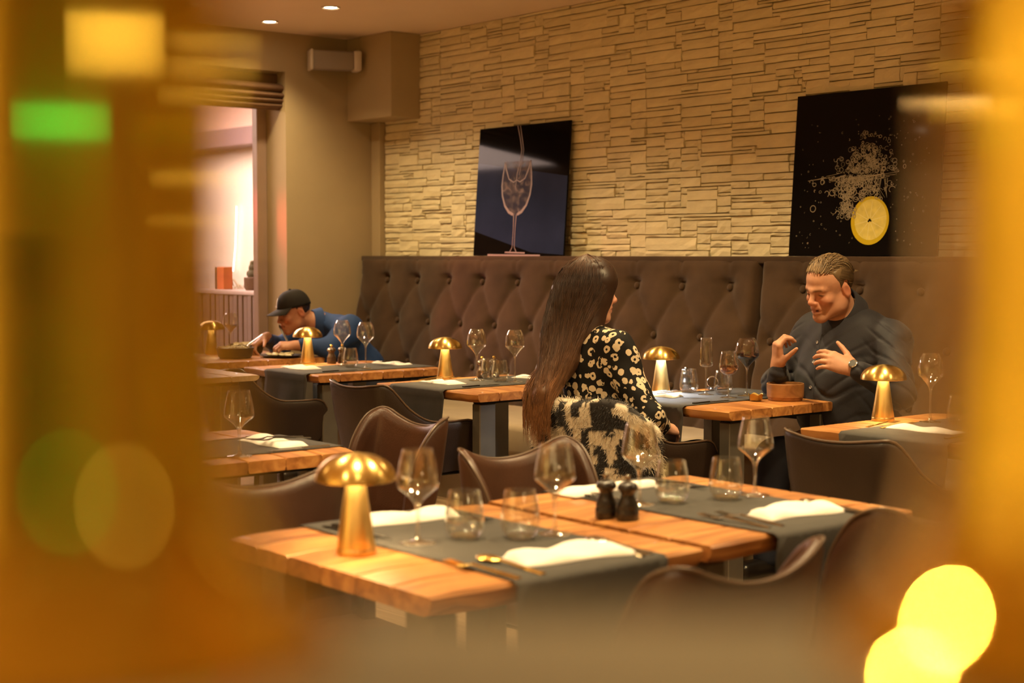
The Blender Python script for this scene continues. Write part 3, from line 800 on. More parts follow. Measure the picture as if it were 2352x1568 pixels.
# ------------------------------------------------------------------ chairs
def crom(P, n):
    P = [np.array(p, float) for p in P]; P = [2 * P[0] - P[1]] + P + [2 * P[-1] - P[-2]]
    out = []; m = len(P) - 3
    for i in range(n):
        t = i / (n - 1) * m; k = min(int(t), m - 1); t -= k
        p0, p1, p2, p3 = P[k:k + 4]
        out.append(.5 * (2 * p1 + (p2 - p0) * t + (2 * p0 - 5 * p1 + 4 * p2 - p3) * t * t + (3 * p1 - p0 - 3 * p2 + p3) * t ** 3))
    return out
def make_chair(label, loc, rz, leather, group, scoop=False):
    """bucket armchair, facing local +y, backrest at local y=-0.28"""
    t = thing('dining_chair' if scoop else 'dining_armchair', label, 'chair', loc, rz, group)
    half = [(.262, .20, .625, .41), (.272, .10, .625, .405), (.272, .0, .625, .40), (.266, -.09, .635, .40), (.252, -.165, .69, .40), (.222, -.225, .785, .40), (.17, -.262, .79, .40), (.085, -.276, .78, .40), (0, -.280, .776, .40)]
    if scoop: half = [(.206, -.135, .66, .43), (.216, -.165, .745, .42), (.221, -.20, .805, .41), (.212, -.235, .828, .40), (.182, -.255, .826, .40), (.13, -.268, .806, .40), (.065, -.277, .789, .40), (0, -.280, .784, .40)]
    full = half + [(-x, y, z, zb) for x, y, z, zb in reversed(half[:-1])]
    pts = crom(full, 61)
    rings = []; pip = []
    th = .030
    for i, p in enumerate(pts):
        a = pts[max(i - 1, 0)]; b = pts[min(i + 1, len(pts) - 1)]
        tx, ty = b[0] - a[0], b[1] - a[1]; l = math.hypot(tx, ty) or 1
        nx, ny = ty / l, -tx / l            # outward?
        if nx * p[0] + ny * (p[1] - .05) < 0: nx, ny = -nx, -ny
        zt, zb = p[2], p[3]
        isback = max(0, min(1, (-p[1] - .05) / .2))
        endk = min(i, len(pts) - 1 - i)
        if endk < 3: zt -= (.05, .018, .005)[endk]; zb += (.05, .018, .005)[endk]
        def P(off, z):
            lean = .16 * max(0, z - .45) * isback
            taper = 1 - .10 * (1 - min(1, (z - .40) / .25)) * (1 - isback * .3)
            return ((p[0] - nx * off) * taper, (p[1] - ny * off) * taper - lean, z)
        ring = [P(0, zb + (zt - zb) * q) for q in (0, .2, .4, .6, .8, .95)]
        ring += [P(.004, zt - .004), P(.010, zt), P(.020, zt), P(th - .003, zt - .005)]
        ring += [P(th, zb + (zt - zb) * q) for q in (.93, .75, .5, .25, 0)]
        rings.append(ring); pip.append(P(.004, zt + .001))
    MB().loft(rings).build('backrest', leather, t, angle=60)
    MB().tube(pip, .0042, 6).build('piping', MT['piping'], t)
    MB().rbox((-.228, -.235, .395), (.228, .245, .47), .03, 4).build('seat', leather, t)
    for sx in (-1, 1):
        for sy in (-1, 1):
            MB().tube([(sx * .17, sy * .16, .40), (sx * .215, sy * .215, 0)], [.015, .010], 10).build('leg', MT['black'], t)
    MB().rbox((-.18, -.18, .375), (.18, .18, .397), .006, 1).build('under_frame', MT['black'], t)
    return t
LD, LB = MT['leather_dark'], MT['leather_brown']
make_chair('dark leather armchair tucked under the table before the capped man', (-6.66, 3.90, 0), 0, LD, 'leather armchairs')
make_chair('dark leather armchair tucked under the table left of the woman', (-5.45, 3.92, 0), 0, LD, 'leather armchairs')
woman_chair = make_chair('brown leather armchair the woman sits in, shaggy knit over its back', (-4.27, 4.18, 0), 0, LD, 'leather armchairs')
make_chair('dark leather armchair at the table with two gold forks', (-2.91, 4.0, 0), R(-2), LD, 'leather armchairs')
make_chair('dark leather armchair cut by the right edge, beyond the gold forks', (-2.17, 3.98, 0), R(3), LD, 'leather armchairs')
make_chair('shiny brown leather scoop chair turned towards the left middle row table', (-4.03, 2.60, 0), R(176), LB, 'scoop backed leather chairs', True)
make_chair('brown leather scoop chair behind the nearest table, behind its gold lamp', (-2.86, 1.84, 0), R(-92), LB, 'scoop backed leather chairs', True)
make_chair('brown leather scoop chair behind the table with pepper mills', (-2.88, 2.655, 0), R(-86), LB, 'scoop backed leather chairs', True)
make_chair('blurred tan leather scoop chair backing to the camera at the nearest table', (-2.03, 1.965, 0), R(93), LB, 'scoop backed leather chairs', True)
make_chair('blurred tan leather scoop chair at lower right, at the pepper mill table', (-2.17, 2.72, 0), R(91), LB, 'scoop backed leather chairs', True)

# ------------------------------------------------------------------ gold mushroom lamps
def make_lamp(label, loc, led):
    t = thing('mushroom_lamp', label, 'lamp', loc, 0, 'gold mushroom lamps')
    MB().lathe([(0, 0), (.0395, 0), (.041, .003), (.0405, .012), (.0395, .0135), (.0398, .015), (.032, .065), (.0245, .115), (.0185, .152), (.0175, .165), (0, .165)], 40).build('stem', MT['goldstem'], t, angle=50)
    dome = [(.0800, .1485), (.0818, .1495), (.0818, .1525), (.0800, .162), (.0755, .172), (.0690, .1805), (.0600, .1885), (.0480, .1952), (.0330, .2000), (.0160, .2028), (0, .2035)]
    MB().lathe(dome, 48).build('cap', MT['gold'], t, angle=60)
    inner = [(.0800, .1485), (.077, .1595), (.070, .1715), (.058, .1815), (.018, .182)]
    MB().lathe(inner, 40).build('cap_lining', MT['white'], t)
    MB().lathe([(.024, .170), (.046, .170), (.046, .173), (.024, .173)], 36).build('light_ring', MT[led], t, smooth=False)
    return t
make_lamp('large blurred gold mushroom lamp on the nearest table', (-2.505, 1.665, TZ), 'led_warm')
make_lamp('gold mushroom lamp on the table left of the woman', (-5.765, 4.351, TZ), 'led_warm')
make_lamp('gold mushroom lamp on the table before the capped man', (-7.045, 4.375, TZ), 'led_warm')
make_lamp('gold mushroom lamp shining white light on the couple\'s table', (-4.585, 4.63, TZ), 'led_white')
make_lamp('gold mushroom lamp in front of the man\'s arm, beside two gold forks', (-3.315, 4.485, TZ), 'led_warm')
make_lamp('gold mushroom lamp at far left on the capped man\'s table', (-8.12, 4.36, TZ), 'led_warm')

# ------------------------------------------------------------------ glasses
def wineglass(name, label, cat, loc, prof_out, stem, foot_r, group, wine=None, wine_mat=None, th=.0011):
    """prof_out: bowl (r,z) from bottom to rim ; stem: (r,z) list"""
    t = thing(name, label, cat, loc, random.random() * 6, group)
    inn = [(max(r - th, 0.0004), z + (.001 if i == 0 else 0)) for i, (r, z) in enumerate(prof_out)]
    MB().lathe(prof_out + [(prof_out[-1][0] - th / 2, prof_out[-1][1] + .0006)] + list(reversed(inn)), 40).build('bowl', MT['glass'], t, angle=70)
    MB().lathe([(0, 0), (foot_r, 0), (foot_r + .0006, .0008), (foot_r - .001, .0016), (foot_r * .55, .0032), (.007, .0065)] + stem + [(0, stem[-1][1])], 28).build('stem', MT['stemglass'], t, angle=70)
    if wine:
        z0, z1 = wine
        rr = [(np.interp(z, [p[1] for p in prof_out], [p[0] for p in prof_out]) - th * 1.4, z) for z in np.linspace(z0, z1, 9)]
        MB().lathe([(0, z0)] + rr + [(0, z1)], 36).build('wine', MT[wine_mat], t, angle=50)
    return t
TALL = [(.0045, .112), (.007, .121), (.013, .131), (.024, .144), (.036, .1555), (.0445, .164), (.0468, .169), (.0472, .174), (.0468, .186), (.0455, .200), (.043, .214), (.039, .226), (.034, .236), (.0295, .2435)]
TALLS = [(.0045, .02), (.0034, .05), (.0033, .085), (.0042, .106), (.0058, .116), (.0066, .121)]
SHORT = [(.0045, .072), (.008, .083), (.016, .0935), (.028, .104), (.038, .112), (.0432, .117), (.0447, .121), (.0443, .128), (.042, .146), (.0385, .166), (.0345, .184), (.032, .1945)]
SHORTS = [(.0045, .02), (.0036, .04), (.0040, .06), (.0058, .074), (.0075, .082)]
TUM = [(.012, .004), (.026, .005), (.034, .010), (.0395, .019), (.0418, .030), (.0415, .045), (.0395, .062), (.037, .078), (.0345, .092), (.0330, .1005)]
def goblet(label, loc, tall=True, **k):
    return wineglass('wine_glass', label, 'wine glass', loc, TALL if tall else SHORT, TALLS if tall else SHORTS, .0375 if tall else .036, 'wine glasses', **k)
def tumbler(label, loc, s=1.0):
    t = thing('tumbler', label, 'tumbler', loc, random.random() * 6, 'water tumblers')
    pr = [(r * s, z * s) for r, z in TUM]
    inn = [(max(r - .0013, .001), z + .002) for r, z in pr]
    MB().lathe(pr + list(reversed(inn)), 40).build('wall', MT['glass'], t, angle=70)
    MB().lathe([(0, 0), (.024 * s, 0), (.029 * s, .002), (.0325 * s, .0078), (.025 * s, .0085), (0, .0075)], 28).build('base', MT['stemglass'], t, angle=70)
    return t
Z1 = TZ + .0036
def on(x, y): return (x, y, Z1)
goblet('wine glass right of the blurred gold lamp on the nearest table', on(-2.50, 1.815), False)
goblet('wine glass behind the two nearest tumblers', on(-2.395, 2.10), False)
goblet('wine glass behind the black pepper mills', on(-2.55, 2.505), False)
goblet('wine glass standing rightmost on the pepper mill table', on(-2.468, 2.825), False)
tumbler('empty tumbler on the nearest table, left one of two', on(-2.475, 1.918))
tumbler('empty tumbler on the nearest table, right one of two', on(-2.405, 2.012))
tumbler('empty tumbler on the pepper mill table, behind the mills', on(-2.52, 2.585))
tumbler('empty tumbler on the pepper mill table, left of its rightmost wine glass', on(-2.472, 2.722))
goblet('tall wine glass beside the gold lamp, on the table left of the woman', on(-5.575, 4.395))
goblet('tall wine glass nearest the woman\'s hair', on(-5.40, 4.485))
tumbler('empty tumbler below the lamp-side tall wine glass left of the woman', on(-5.60, 4.49), .98)
tumbler('empty tumbler right of its twin on the table left of the woman', on(-5.455, 4.44), .98)
goblet('tall wine glass in front of the blue shirt, left one of two', on(-6.785, 4.43))
goblet('tall wine glass in front of the blue shirt, right one of two', on(-6.525, 4.405))
tumbler('empty tumbler between the tall glasses in front of the blue shirt', on(-6.675, 4.41), .98)
goblet('tall wine glass right of the man\'s gold lamp', on(-3.16, 4.55))
tumbler('faint tumbler on the right table, in the gold haze', on(-3.06, 4.575))
tumbler('very faint tumbler farthest right on the table with gold forks', on(-2.93, 4.53))
goblet('faint wine glass at the right picture edge in the gold haze', on(-2.78, 4.50), False)
goblet('wine glass at the left, seen through the gold haze', on(-3.925, 2.20), False)
wineglass('wine_glass', 'large round glass of red wine on the couple\'s table', 'wine glass', on(-4.245, 4.80), [(r * 1.10, z) for r, z in TALL], TALLS, .038, 'wine glasses', (.128, .182), 'redwine')
ROS = [(.0045, .092), (.010, .0945), (.022, .099), (.032, .107), (.0385, .118), (.0412, .130), (.0405, .145), (.038, .162), (.034, .18), (.031, .194)]
wineglass('wine_glass', 'small glass of amber wine in front of the red wine', 'wine glass', on(-4.235, 4.675), ROS, [(.0045, .02), (.0036, .05), (.0036, .08), (.006, .095)], .036, 'wine glasses', (.100, .136), 'rose')
FL = [(.004, .118), (.016, .119), (.026, .122), (.0292, .130), (.0292, .14), (.0275, .18), (.0255, .22), (.0243, .2425)]
wineglass('champagne_flute', 'straight sided empty champagne flute on the couple\'s table', 'flute', on(-4.385, 4.70), FL, [(.0042, .02), (.0036, .06), (.0036, .1), (.006, .118)], .034, None)
tumbler('tumbler right of the white shining lamp', on(-4.50, 4.715), 1.0)
tumbler('tumbler behind the champagne flute', on(-4.36, 4.78), 1.0)
goblet('glass of red wine on the capped man\'s table', (-8.17, 4.52, TZ), wine=(.128, .172), wine_mat='redwine')
wineglass('wine_glass', 'glowing glass of white wine beside the far left lamp', 'wine glass', (-8.10, 4.24, TZ), ROS, [(.0045, .02), (.0036, .05), (.0036, .08), (.006, .095)], .036, 'wine glasses', (.100, .136), 'whitewine')

# ------------------------------------------------------------------ pepper and salt mills
def mill(label, loc, mat, s=1.0, knob='goldflat'):
    t = thing('pepper_mill', label, 'mill', loc, 0, 'pepper and salt mills')
    MB().lathe([(r * s, z * s) for r, z in [(0, 0), (.0245, 0), (.026, .002), (.026, .022), (.024, .026), (.0255, .030), (.0215, .042), (.0165, .054), (.0155, .060), (.018, .066), (.0225, .070)]], 28).build('body', MT[mat], t, angle=50)
    MB().lathe([(r * s, z * s) for r, z in [(0, .0705), (.0235, .0705), (.0245, .074), (.0225, .081), (.017, .0865), (.010, .0895), (0, .090)]], 28).build('head', MT[mat], t, angle=50)
    MB().lathe([(r * s, z * s) for r, z in [(0, .0895), (.0045, .0895), (.0045, .093), (.0075, .096), (.0082, .100), (.006, .1045), (0, .106)]], 18).build('knob', MT[knob], t)
    return t
mill('black pepper mill at the table seam, left one of the pair', (-2.485, 2.335, TZ), 'millblack', .98, 'steel')
mill('black pepper mill at the table seam, right one of the pair', (-2.432, 2.352, TZ), 'millblack', .98, 'steel')
mill('dark wooden mill beside the lamp left of the woman, left one', (-5.665, 4.50, TZ + .004), 'millwood')
mill('dark wooden mill beside the lamp left of the woman, right one', (-5.655, 4.565, TZ + .004), 'millwood')
mill('dark wooden mill by the lamp before the capped man, left one', (-6.985, 4.49, TZ), 'millwood')
mill('dark wooden mill by the lamp before the capped man, right one', (-6.985, 4.56, TZ), 'millwood')
mill('black mill with a silver knob behind the tumbler by the white lamp', (-4.60, 4.80, TZ), 'millblack', 1.0, 'steel')
rg = thing('ring_handle_mill', 'dark mill lying on its base with an upright ring handle, couple\'s table', 'mill', (-4.56, 4.93, TZ))
MB().lathe([(0, 0), (.022, 0), (.024, .004), (.022, .010), (0, .012)], 20).build('base', MT['millblack'], rg)
MB().tube([(0.024 * math.cos(a) * .64, 0.024 * math.cos(a) * .77, .034 + .024 * math.sin(a)) for a in np.linspace(0, 2 * PI, 25)], .0032, 8, cap=False).build('ring', MT['steel'], rg)

# ------------------------------------------------------------------ napkins
def napkin(label, c, L, W, rz, seed, h=.016):
    r = random.Random(seed); nx_, ny_ = 22, 10
    ph = [r.uniform(0, 6) for _ in range(6)]
    top = []
    for i in range(nx_):
        for j in range(ny_):
            u, v = i / (nx_ - 1) * 2 - 1, j / (ny_ - 1) * 2 - 1
            x = u * L / 2 * (1 + .015 * math.sin(v * 3 + ph[0])); y = v * W / 2 * (1 + .10 * math.sin(u * 2.5 + ph[1])) + .008 * math.sin(u * 4 + ph[2])
            e = (1 - abs(u) ** 8) ** .5 * (1 - abs(v) ** 6) ** .5 if abs(u) < 1 and abs(v) < 1 else 0
            z = e * (h * (.75 + .25 * math.sin(v * 2.2 + ph[3])) + .004 * math.sin(u * 6 + v * 2 + ph[4])) + .0016
            top.append((x, y, z))
    idx = np.arange(nx_ * ny_).reshape(nx_, ny_)
    b = MB(); n = len(top)
    b.v = top + [(x, y, 0.0) for x, y, z in top]
    f = []
    for i in range(nx_ - 1):
        for j in range(ny_ - 1):
            f.append((idx[i, j], idx[i + 1, j], idx[i + 1, j + 1], idx[i, j + 1])); f.append((idx[i, j] + n, idx[i, j + 1] + n, idx[i + 1, j + 1] + n, idx[i + 1, j] + n))
    lp = list(idx[:, 0]) + list(idx[-1, 1:]) + list(idx[-2::-1, -1]) + list(idx[0, -2:0:-1])
    for a, c_ in zip(lp, lp[1:] + lp[:1]): f.append((a, a + n, c_ + n, c_))
    b.f = [tuple(int(q) for q in ff) for ff in f]; b.m = [0] * len(b.f)
    o = b.build('napkin', MT['napkin'], None, angle=0, loc=(c[0], c[1], Z1 + .0002)); o.rotation_euler = (0, 0, rz)
    return tag(o, label, 'napkin', 'folded white napkins')
napkin('folded white napkin behind the blurred gold lamp', (-2.735, 1.945), .27, .085, R(84), 1, .018)
napkin('folded white napkin next to the gold fork and spoon, lower middle', (-2.195, 1.965), .26, .10, R(82), 2, .018)
napkin('folded white napkin half hidden behind the pepper mills', (-2.765, 2.60), .30, .085, R(88), 3, .016)
napkin('folded white napkin at the near side of the pepper mill table', (-2.235, 2.70), .25, .10, R(84), 4, .018)
napkin('folded white napkin under gold forks left of the woman', (-5.57, 4.185), .24, .10, R(-4), 5, .012)
napkin('folded white napkin at the bench side, touching the woman\'s hair', (-5.47, 4.68), .24, .09, R(4), 6, .012)
napkin('folded white napkin with a gold handle before the capped man', (-6.77, 4.155), .25, .11, R(-3), 7, .012)
napkin('folded white napkin at the bench side of the table before the capped man', (-6.72, 4.71), .25, .09, R(5), 8, .012)
napkin('crumpled white napkin under the shining white lamp', (-4.47, 4.50), .20, .10, R(15), 9, .02)
napkin('thin folded white napkin beside the gold forks at right', (-3.02, 4.31), .27, .09, R(0), 10, .010)
napkin('white napkin at the far right edge, bench side', (-2.93, 4.79), .27, .09, R(3), 11, .010)
napkin('folded white napkin on the left middle row table', (-4.12, 2.425), .26, .10, R(-3), 12, .018)

# ------------------------------------------------------------------ cutlery
CUT = 'place setting cutlery'
def cutlery(kind, label, loc, rz, mat, L=.20):
    b = MB(); h = .0022
    def barz(y0, y1, w0, w1, z0, z1, t=.0022):
        b.add([(-w0, y0, z0), (w0, y0, z0), (w1, y1, z1), (-w1, y1, z1), (-w0 * .7, y0, z0 + t), (w0 * .7, y0, z0 + t), (w1 * .7, y1, z1 + t), (-w1 * .7, y1, z1 + t)],
              [(0, 3, 2, 1), (4, 5, 6, 7), (0, 1, 5, 4), (1, 2, 6, 5), (2, 3, 7, 6), (3, 0, 4, 7)])
    if kind == 'knife':
        barz(0, .095, .0075, .0055, 0.0, .001, .005)
        barz(.095, .195, .0085, .009, .001, .001, .0016); barz(.195, .218, .009, .002, .001, .001, .0012)
    else:
        barz(0, .05, .0062, .0048, 0, .003, .003); barz(.05, .125, .0048, .0032, .003, .008, .0032)
        if kind == 'fork':
            barz(.125, .142, .0035, .011, .008, .004); barz(.142, .158, .011, .0115, .004, .003)
            for q in (-3, -1, 1, 3):
                x = q * .0031
                b.add([(x - .0013, .158, .003), (x + .0013, .158, .003), (x + .0009, .198, .007), (x - .0009, .198, .007), (x - .0013, .158, .005), (x + .0013, .158, .005), (x + .0009, .198, .0082), (x - .0009, .198, .0082)],
                      [(0, 3, 2, 1), (4, 5, 6, 7), (0, 1, 5, 4), (1, 2, 6, 5), (2, 3, 7, 6), (3, 0, 4, 7)])
        else:
            b.sphere((0, .158, .007), (.019, .032, .0055), 16, 8)
    o = b.build(kind, MT[mat], None, angle=50, loc=loc); o.rotation_euler = (0, 0, rz)
    return tag(o, label, kind, CUT)
A90 = R(90)
cutlery('fork', 'gold fork beside the lower middle napkin, outer one', (-2.10, 1.755, Z1), A90 + R(6), 'goldflat')
cutlery('spoon', 'gold spoon beside the lower middle napkin, next to the fork', (-2.10, 1.815, Z1), A90 + R(2), 'goldflat')
cutlery('knife', 'knife right of the lower middle napkin', (-2.10, 2.075, Z1), A90, 'steel')
cutlery('spoon', 'small spoon right of the knife at the nearest table corner', (-2.105, 2.102, Z1), A90, 'steel')
cutlery('knife', 'dark knife left of the napkin behind the blurred lamp', (-2.78, 1.79, Z1), -A90, 'blacksteel')
cutlery('fork', 'dark fork left of the napkin behind the blurred lamp', (-2.78, 1.765, Z1), -A90, 'blacksteel')
cutlery('fork', 'dark fork right of the napkin behind the blurred lamp', (-2.78, 2.075, Z1), -A90, 'blacksteel')
cutlery('fork', 'glittering fork left of the napkin on the pepper mill table, outer', (-2.145, 2.505, Z1), A90 + R(3), 'steel')
cutlery('fork', 'glittering fork left of the napkin on the pepper mill table, inner', (-2.14, 2.545, Z1), A90, 'steel')
cutlery('knife', 'knife right of the near napkin on the pepper mill table', (-2.135, 2.80, Z1), A90, 'blacksteel')
cutlery('spoon', 'spoon at the right corner of the pepper mill table runner', (-2.135, 2.825, Z1), A90, 'steel')
cutlery('knife', 'dark knife behind the black mills, left of the hidden napkin', (-2.80, 2.485, Z1), -A90, 'blacksteel')
cutlery('fork', 'dark fork behind the black mills, left of the hidden napkin', (-2.80, 2.51, Z1), -A90, 'steel')
cutlery('fork', 'dark fork behind the tumblers on the pepper mill table', (-2.80, 2.79, Z1), -A90, 'blacksteel')
cutlery('fork', 'gold fork lying over the napkin left of the woman, left one', (-5.635, 4.10, Z1 + .014), R(-2), 'goldflat')
cutlery('fork', 'gold fork lying over the napkin left of the woman, right one', (-5.585, 4.10, Z1 + .014), R(-3), 'goldflat')
cutlery('knife', 'black knife on the runner edge left of the woman', (-5.325, 4.12, Z1), R(2), 'blacksteel')
cutlery('fork', 'dark fork on the bench side napkin beside the woman\'s hair', (-5.415, 4.74, Z1 + .014), R(182), 'blacksteel')
cutlery('fork', 'gold fork over the napkin before the capped man', (-6.82, 4.12, Z1 + .014), R(-5), 'goldflat')
cutlery('knife', 'black knife on the runner edge before the capped man', (-6.475, 4.11, Z1), R(2), 'blacksteel')
cutlery('fork', 'dark fork by the bench side napkin before the capped man, left one', (-6.69, 4.765, Z1 + .014), R(184), 'blacksteel')
cutlery('fork', 'dark fork by the bench side napkin before the capped man, right one', (-6.66, 4.765, Z1 + .014), R(182), 'blacksteel')
cutlery('knife', 'dark knife at the near corner of the couple\'s runner', (-4.145, 4.37, Z1), R(2), 'blacksteel')
cutlery('fork', 'steel fork on the crumpled napkin under the white lamp, left one', (-4.44, 4.41, Z1 + .020), R(-28), 'steel')
cutlery('fork', 'steel fork on the crumpled napkin under the white lamp, right one', (-4.39, 4.41, Z1 + .020), R(-22), 'steel')
cutlery('knife', 'dark knife at the bench end of the couple\'s runner', (-4.50, 4.98, Z1), R(182), 'blacksteel')
cutlery('fork', 'gold fork below the man\'s lamp, left one of the pair', (-3.20, 4.24, Z1), R(4), 'goldflat')
cutlery('fork', 'gold fork below the man\'s lamp, right one of the pair', (-3.145, 4.245, Z1), R(1), 'goldflat')
cutlery('knife', 'dark knife right of the thin napkin at the right table', (-2.83, 4.16, Z1), R(0), 'blacksteel')
cutlery('fork', 'dark fork on the left middle row napkin, left one', (-4.075, 2.51, Z1 + .019), R(176), 'blacksteel')
cutlery('fork', 'dark fork on the left middle row napkin, right one', (-4.03, 2.51, Z1 + .019), R(172), 'blacksteel')
cutlery('knife', 'steel knife at the right end of the left middle row runner', (-3.955, 2.53, Z1), R(180), 'steel')
cutlery('knife', 'knife left of the napkin on the left middle row table', (-4.30, 2.53, Z1), R(178), 'steel')

# ------------------------------------------------------------------ wooden bread bowl and brass dish
bw = thing('wooden_bowl', 'round wooden bowl with bread on the couple\'s table corner', 'bowl', (-4.035, 4.80, TZ))
MB().lathe([(0, 0), (.066, 0), (.070, .004), (.0715, .010), (.0715, .0115), (.075, .016), (.0765, .05), (.0765, .069), (.075, .071), (.072, .070), (.071, .04), (.066, .014), (0, .012)], 44).build('shell', MT['bowlwood'], bw, angle=35)
for i, (x, y, z, s) in enumerate(((-.02, .0, .055, .034), (.03, -.015, .05, .032), (.012, .034, .05, .03))):
    o = MB().sphere((0, 0, 0), (s, s * .8, s * .6), 16, 10).build('bread_roll', MT['bread'], None, loc=(-4.035 + x, 4.80 + y, TZ + z - .012)); o.rotation_euler = (0, 0, i)
    tag(o, ('crusty bread roll at the back left of the wooden bowl', 'crusty bread roll at the front right of the wooden bowl', 'crusty bread roll at the back right of the wooden bowl')[i], 'bread', 'bread rolls in the wooden bowl')
ds = thing('brass_dish', 'small wavy rimmed brass dish left of the wooden bowl', 'dish', (-4.085, 4.675, TZ + .003))
vs = []; fs = []; n = 36
pr = [(.0, .0), (.022, .0), (.026, .004), (.0285, .020), (.031, .026), (.029, .0265), (.026, .020), (.023, .006), (0, .004)]
for i in range(n):
    a = 2 * PI * i / n; w = .0035 * math.cos(a * 5)
    for r, z in pr: vs.append((r * math.cos(a), r * math.sin(a), z + (w if z > .018 else 0)))
for i in range(n):
    for q in range(len(pr) - 1):
        j = (i + 1) % n; fs.append((i * len(pr) + q, j * len(pr) + q, j * len(pr) + q + 1, i * len(pr) + q + 1))
MB().add(vs, fs).build('bowl', pmat('aged_brass', (.42, .28, .08), .35, metal=1.0), ds)
MB().sphere((0, 0, .012), (.019, .019, .007), 14, 8).build('contents', MT['food'], ds)

# ------------------------------------------------------------------ the capped man's food
pan = thing('food_pan', 'black cast iron bowl heaped with pale noodles, near the capped man', 'bowl', (-7.72, 4.30, TZ))
MB().lathe([(0, 0), (.085, 0), (.098, .01), (.108, .058), (.110, .062), (.104, .062), (.095, .02), (0, .015)], 36).build('pan', MT['darkpan'], pan, angle=40)
b = MB(); r9 = random.Random(3)
b.sphere((0, 0, .045), (.098, .098, .022), 24, 8)
for _ in range(60):
    a = r9.uniform(0, 6.28); q = r9.uniform(0, .075); p0 = Vector((q * math.cos(a), q * math.sin(a), .063)); d = Vector((r9.uniform(-1, 1), r9.uniform(-1, 1), 0)).normalized() * .02
    b.tube([p0 - d, p0 + Vector((0, 0, r9.uniform(.003, .009))), p0 + d], .0028, 5)
o = b.build('noodles', MT['food'], pan); o['kind'] = 'stuff'
p2_ = dup(pan, (-7.98, 4.52, TZ), 1.0, 'second black bowl of food under the capped man\'s far hand'); p2_['group'] = 'food bowls'; pan['group'] = 'food bowls'
pt = thing('dinner_plate', 'dark plate with flat pale food under the capped man\'s near hand', 'plate', (-7.62, 4.55, TZ))
MB().lathe([(0, 0), (.09, 0), (.125, .012), (.127, .014), (.09, .006), (0, .005)], 36).build('plate', MT['darkpan'], pt)
b = MB()
for _ in range(26):
    a = r9.uniform(0, 6.28); q = r9.uniform(0, .08); b.sphere((q * math.cos(a), q * math.sin(a), .012 + r9.uniform(0, .01)), (r9.uniform(.012, .024), r9.uniform(.012, .024), .008), 10, 6)
o = b.build('food', MT['food'], pt); o['kind'] = 'stuff'
cutlery('fork', 'fork standing in the bowl of pale noodles', (-7.80, 4.23, TZ + .062), R(-40), 'blacksteel')['group'] = 'capped man cutlery'

# ------------------------------------------------------------------ foreground: ledge of the partition and polished gold stems right before the lens
def fgpt(lat, dep): return VIEW * dep + RIGHT * lat
rotv = math.atan2(RIGHT.y, RIGHT.x)
dv = thing('partition_wall', 'blurred grey brown partition ledge along the bottom, closest to the camera', 'partition', fgpt(0, .18), rotv)
MB().rbox((-1.3, -.10, 1.25), (1.3, .122, 1.278), .004, 2).build('ledge', MT['ledge'], dv)
MB().box((-1.28, -.08, 0), (1.28, .10, 1.25)).build('panel', MT['roomdark'], dv, smooth=False)
STEM = [(0, 0), (.046, 0), (.048, .0015), (.046, .004), (.0405, .008), (.0365, .013), (.0335, .019), (.0312, .026), (.0297, .036), (.0289, .06), (.0285, .13), (.0285, .20), (.0285, .30), (.0295, .318), (.036, .33), (.056, .345), (.059, .352), (0, .352)]
def stem(label, lat, dep):
    t = thing('gold_candlestick', label, 'candlestick', (*fgpt(lat, dep)[:2], 1.2782), 0, 'polished gold stems before the lens')
    MB().lathe(STEM[:10], 64).build('foot', MT['mirrorgold'], t, angle=60)
    MB().lathe(STEM[9:13], 64).build('shaft', MT['mirrorgold'], t, angle=60)
    MB().lathe(STEM[12:], 64).build('drip_tray', MT['mirrorgold'], t, angle=60)
    return t
stem('huge blurred polished gold candlestick stem at the left of the frame', -.0785, .27)
stem('huge blurred polished gold candlestick stem at the right edge of the frame', .1055, .27)

# out-of-view things that show only as reflections in the gold
sbd = thing('added_sideboard', 'dark cabinet added behind the camera for the black band at the left of the gold stem', 'added_sideboard', (1.75, -4.68, 0))  # unseen cabinet added to darken the left gold stem's reflection
MB().rbox((-1.3, -.3, .06), (1.3, .26, 1.46), .01, 2).build('body', MT['millblack'], sbd)
MB().box((-1.25, -.28, 0), (1.25, .22, .06)).build('plinth', MT['black'], sbd, smooth=False)
for q_ in range(4):
    dr_ = MB().rbox((-1.27 + q_ * .64, .262, .10), (-1.27 + q_ * .64 + .62, .28, 1.43), .005, 1).build('door', MT['millblack'], sbd, smooth=False)
    MB().rbox((-1.27 + q_ * .64 + .05, .285, .75), (-1.27 + q_ * .64 + .07, .30, .95), .004, 1).build('handle', MT['goldflat'], dr_)
ex = thing('exit_sign', 'green lit exit panel seen only as a green blur in the gold stem', 'sign', (5.2, -3.15, 1.87), math.atan2(-.6374, .7705) - R(90))
MB().rbox((-.24, -.03, 0), (.24, .03, .17), .006, 1).build('case', MT['black'], ex, smooth=False)
MB().box((-.225, -.036, .012), (.225, -.0305, .158)).build('lit_panel', MT['exit'], ex, smooth=False)
MB().box((-.225, .0305, .012), (.225, .036, .158)).build('lit_panel', MT['exit'], ex, smooth=False)
MB().tube([(0, 0, .17), (0, 0, CEIL - 1.92)], .008, 6).build('rod', MT['black'], ex)
MT['bulb'] = emit_mat('warm_pendant_bulb', (1.0, 0.70, 0.34), 10)
def pend(label, x, y, z):
    t = thing('pendant_lamp', label, 'lamp', (x, y, z), 0, 'pendant lamps')
    MB().sphere((0, 0, 0), (.055, .055, .06), 18, 12).build('bulb', MT['bulb'], t)
    MB().lathe([(.03, .11), (.045, .10), (.11, .0), (.105, 0), (.04, .095)], 24).build('shade', MT['black'], t)
    MB().tube([(0, 0, .1), (0, 0, CEIL - z)], .004, 6).build('cord', MT['black'], t)
    return t
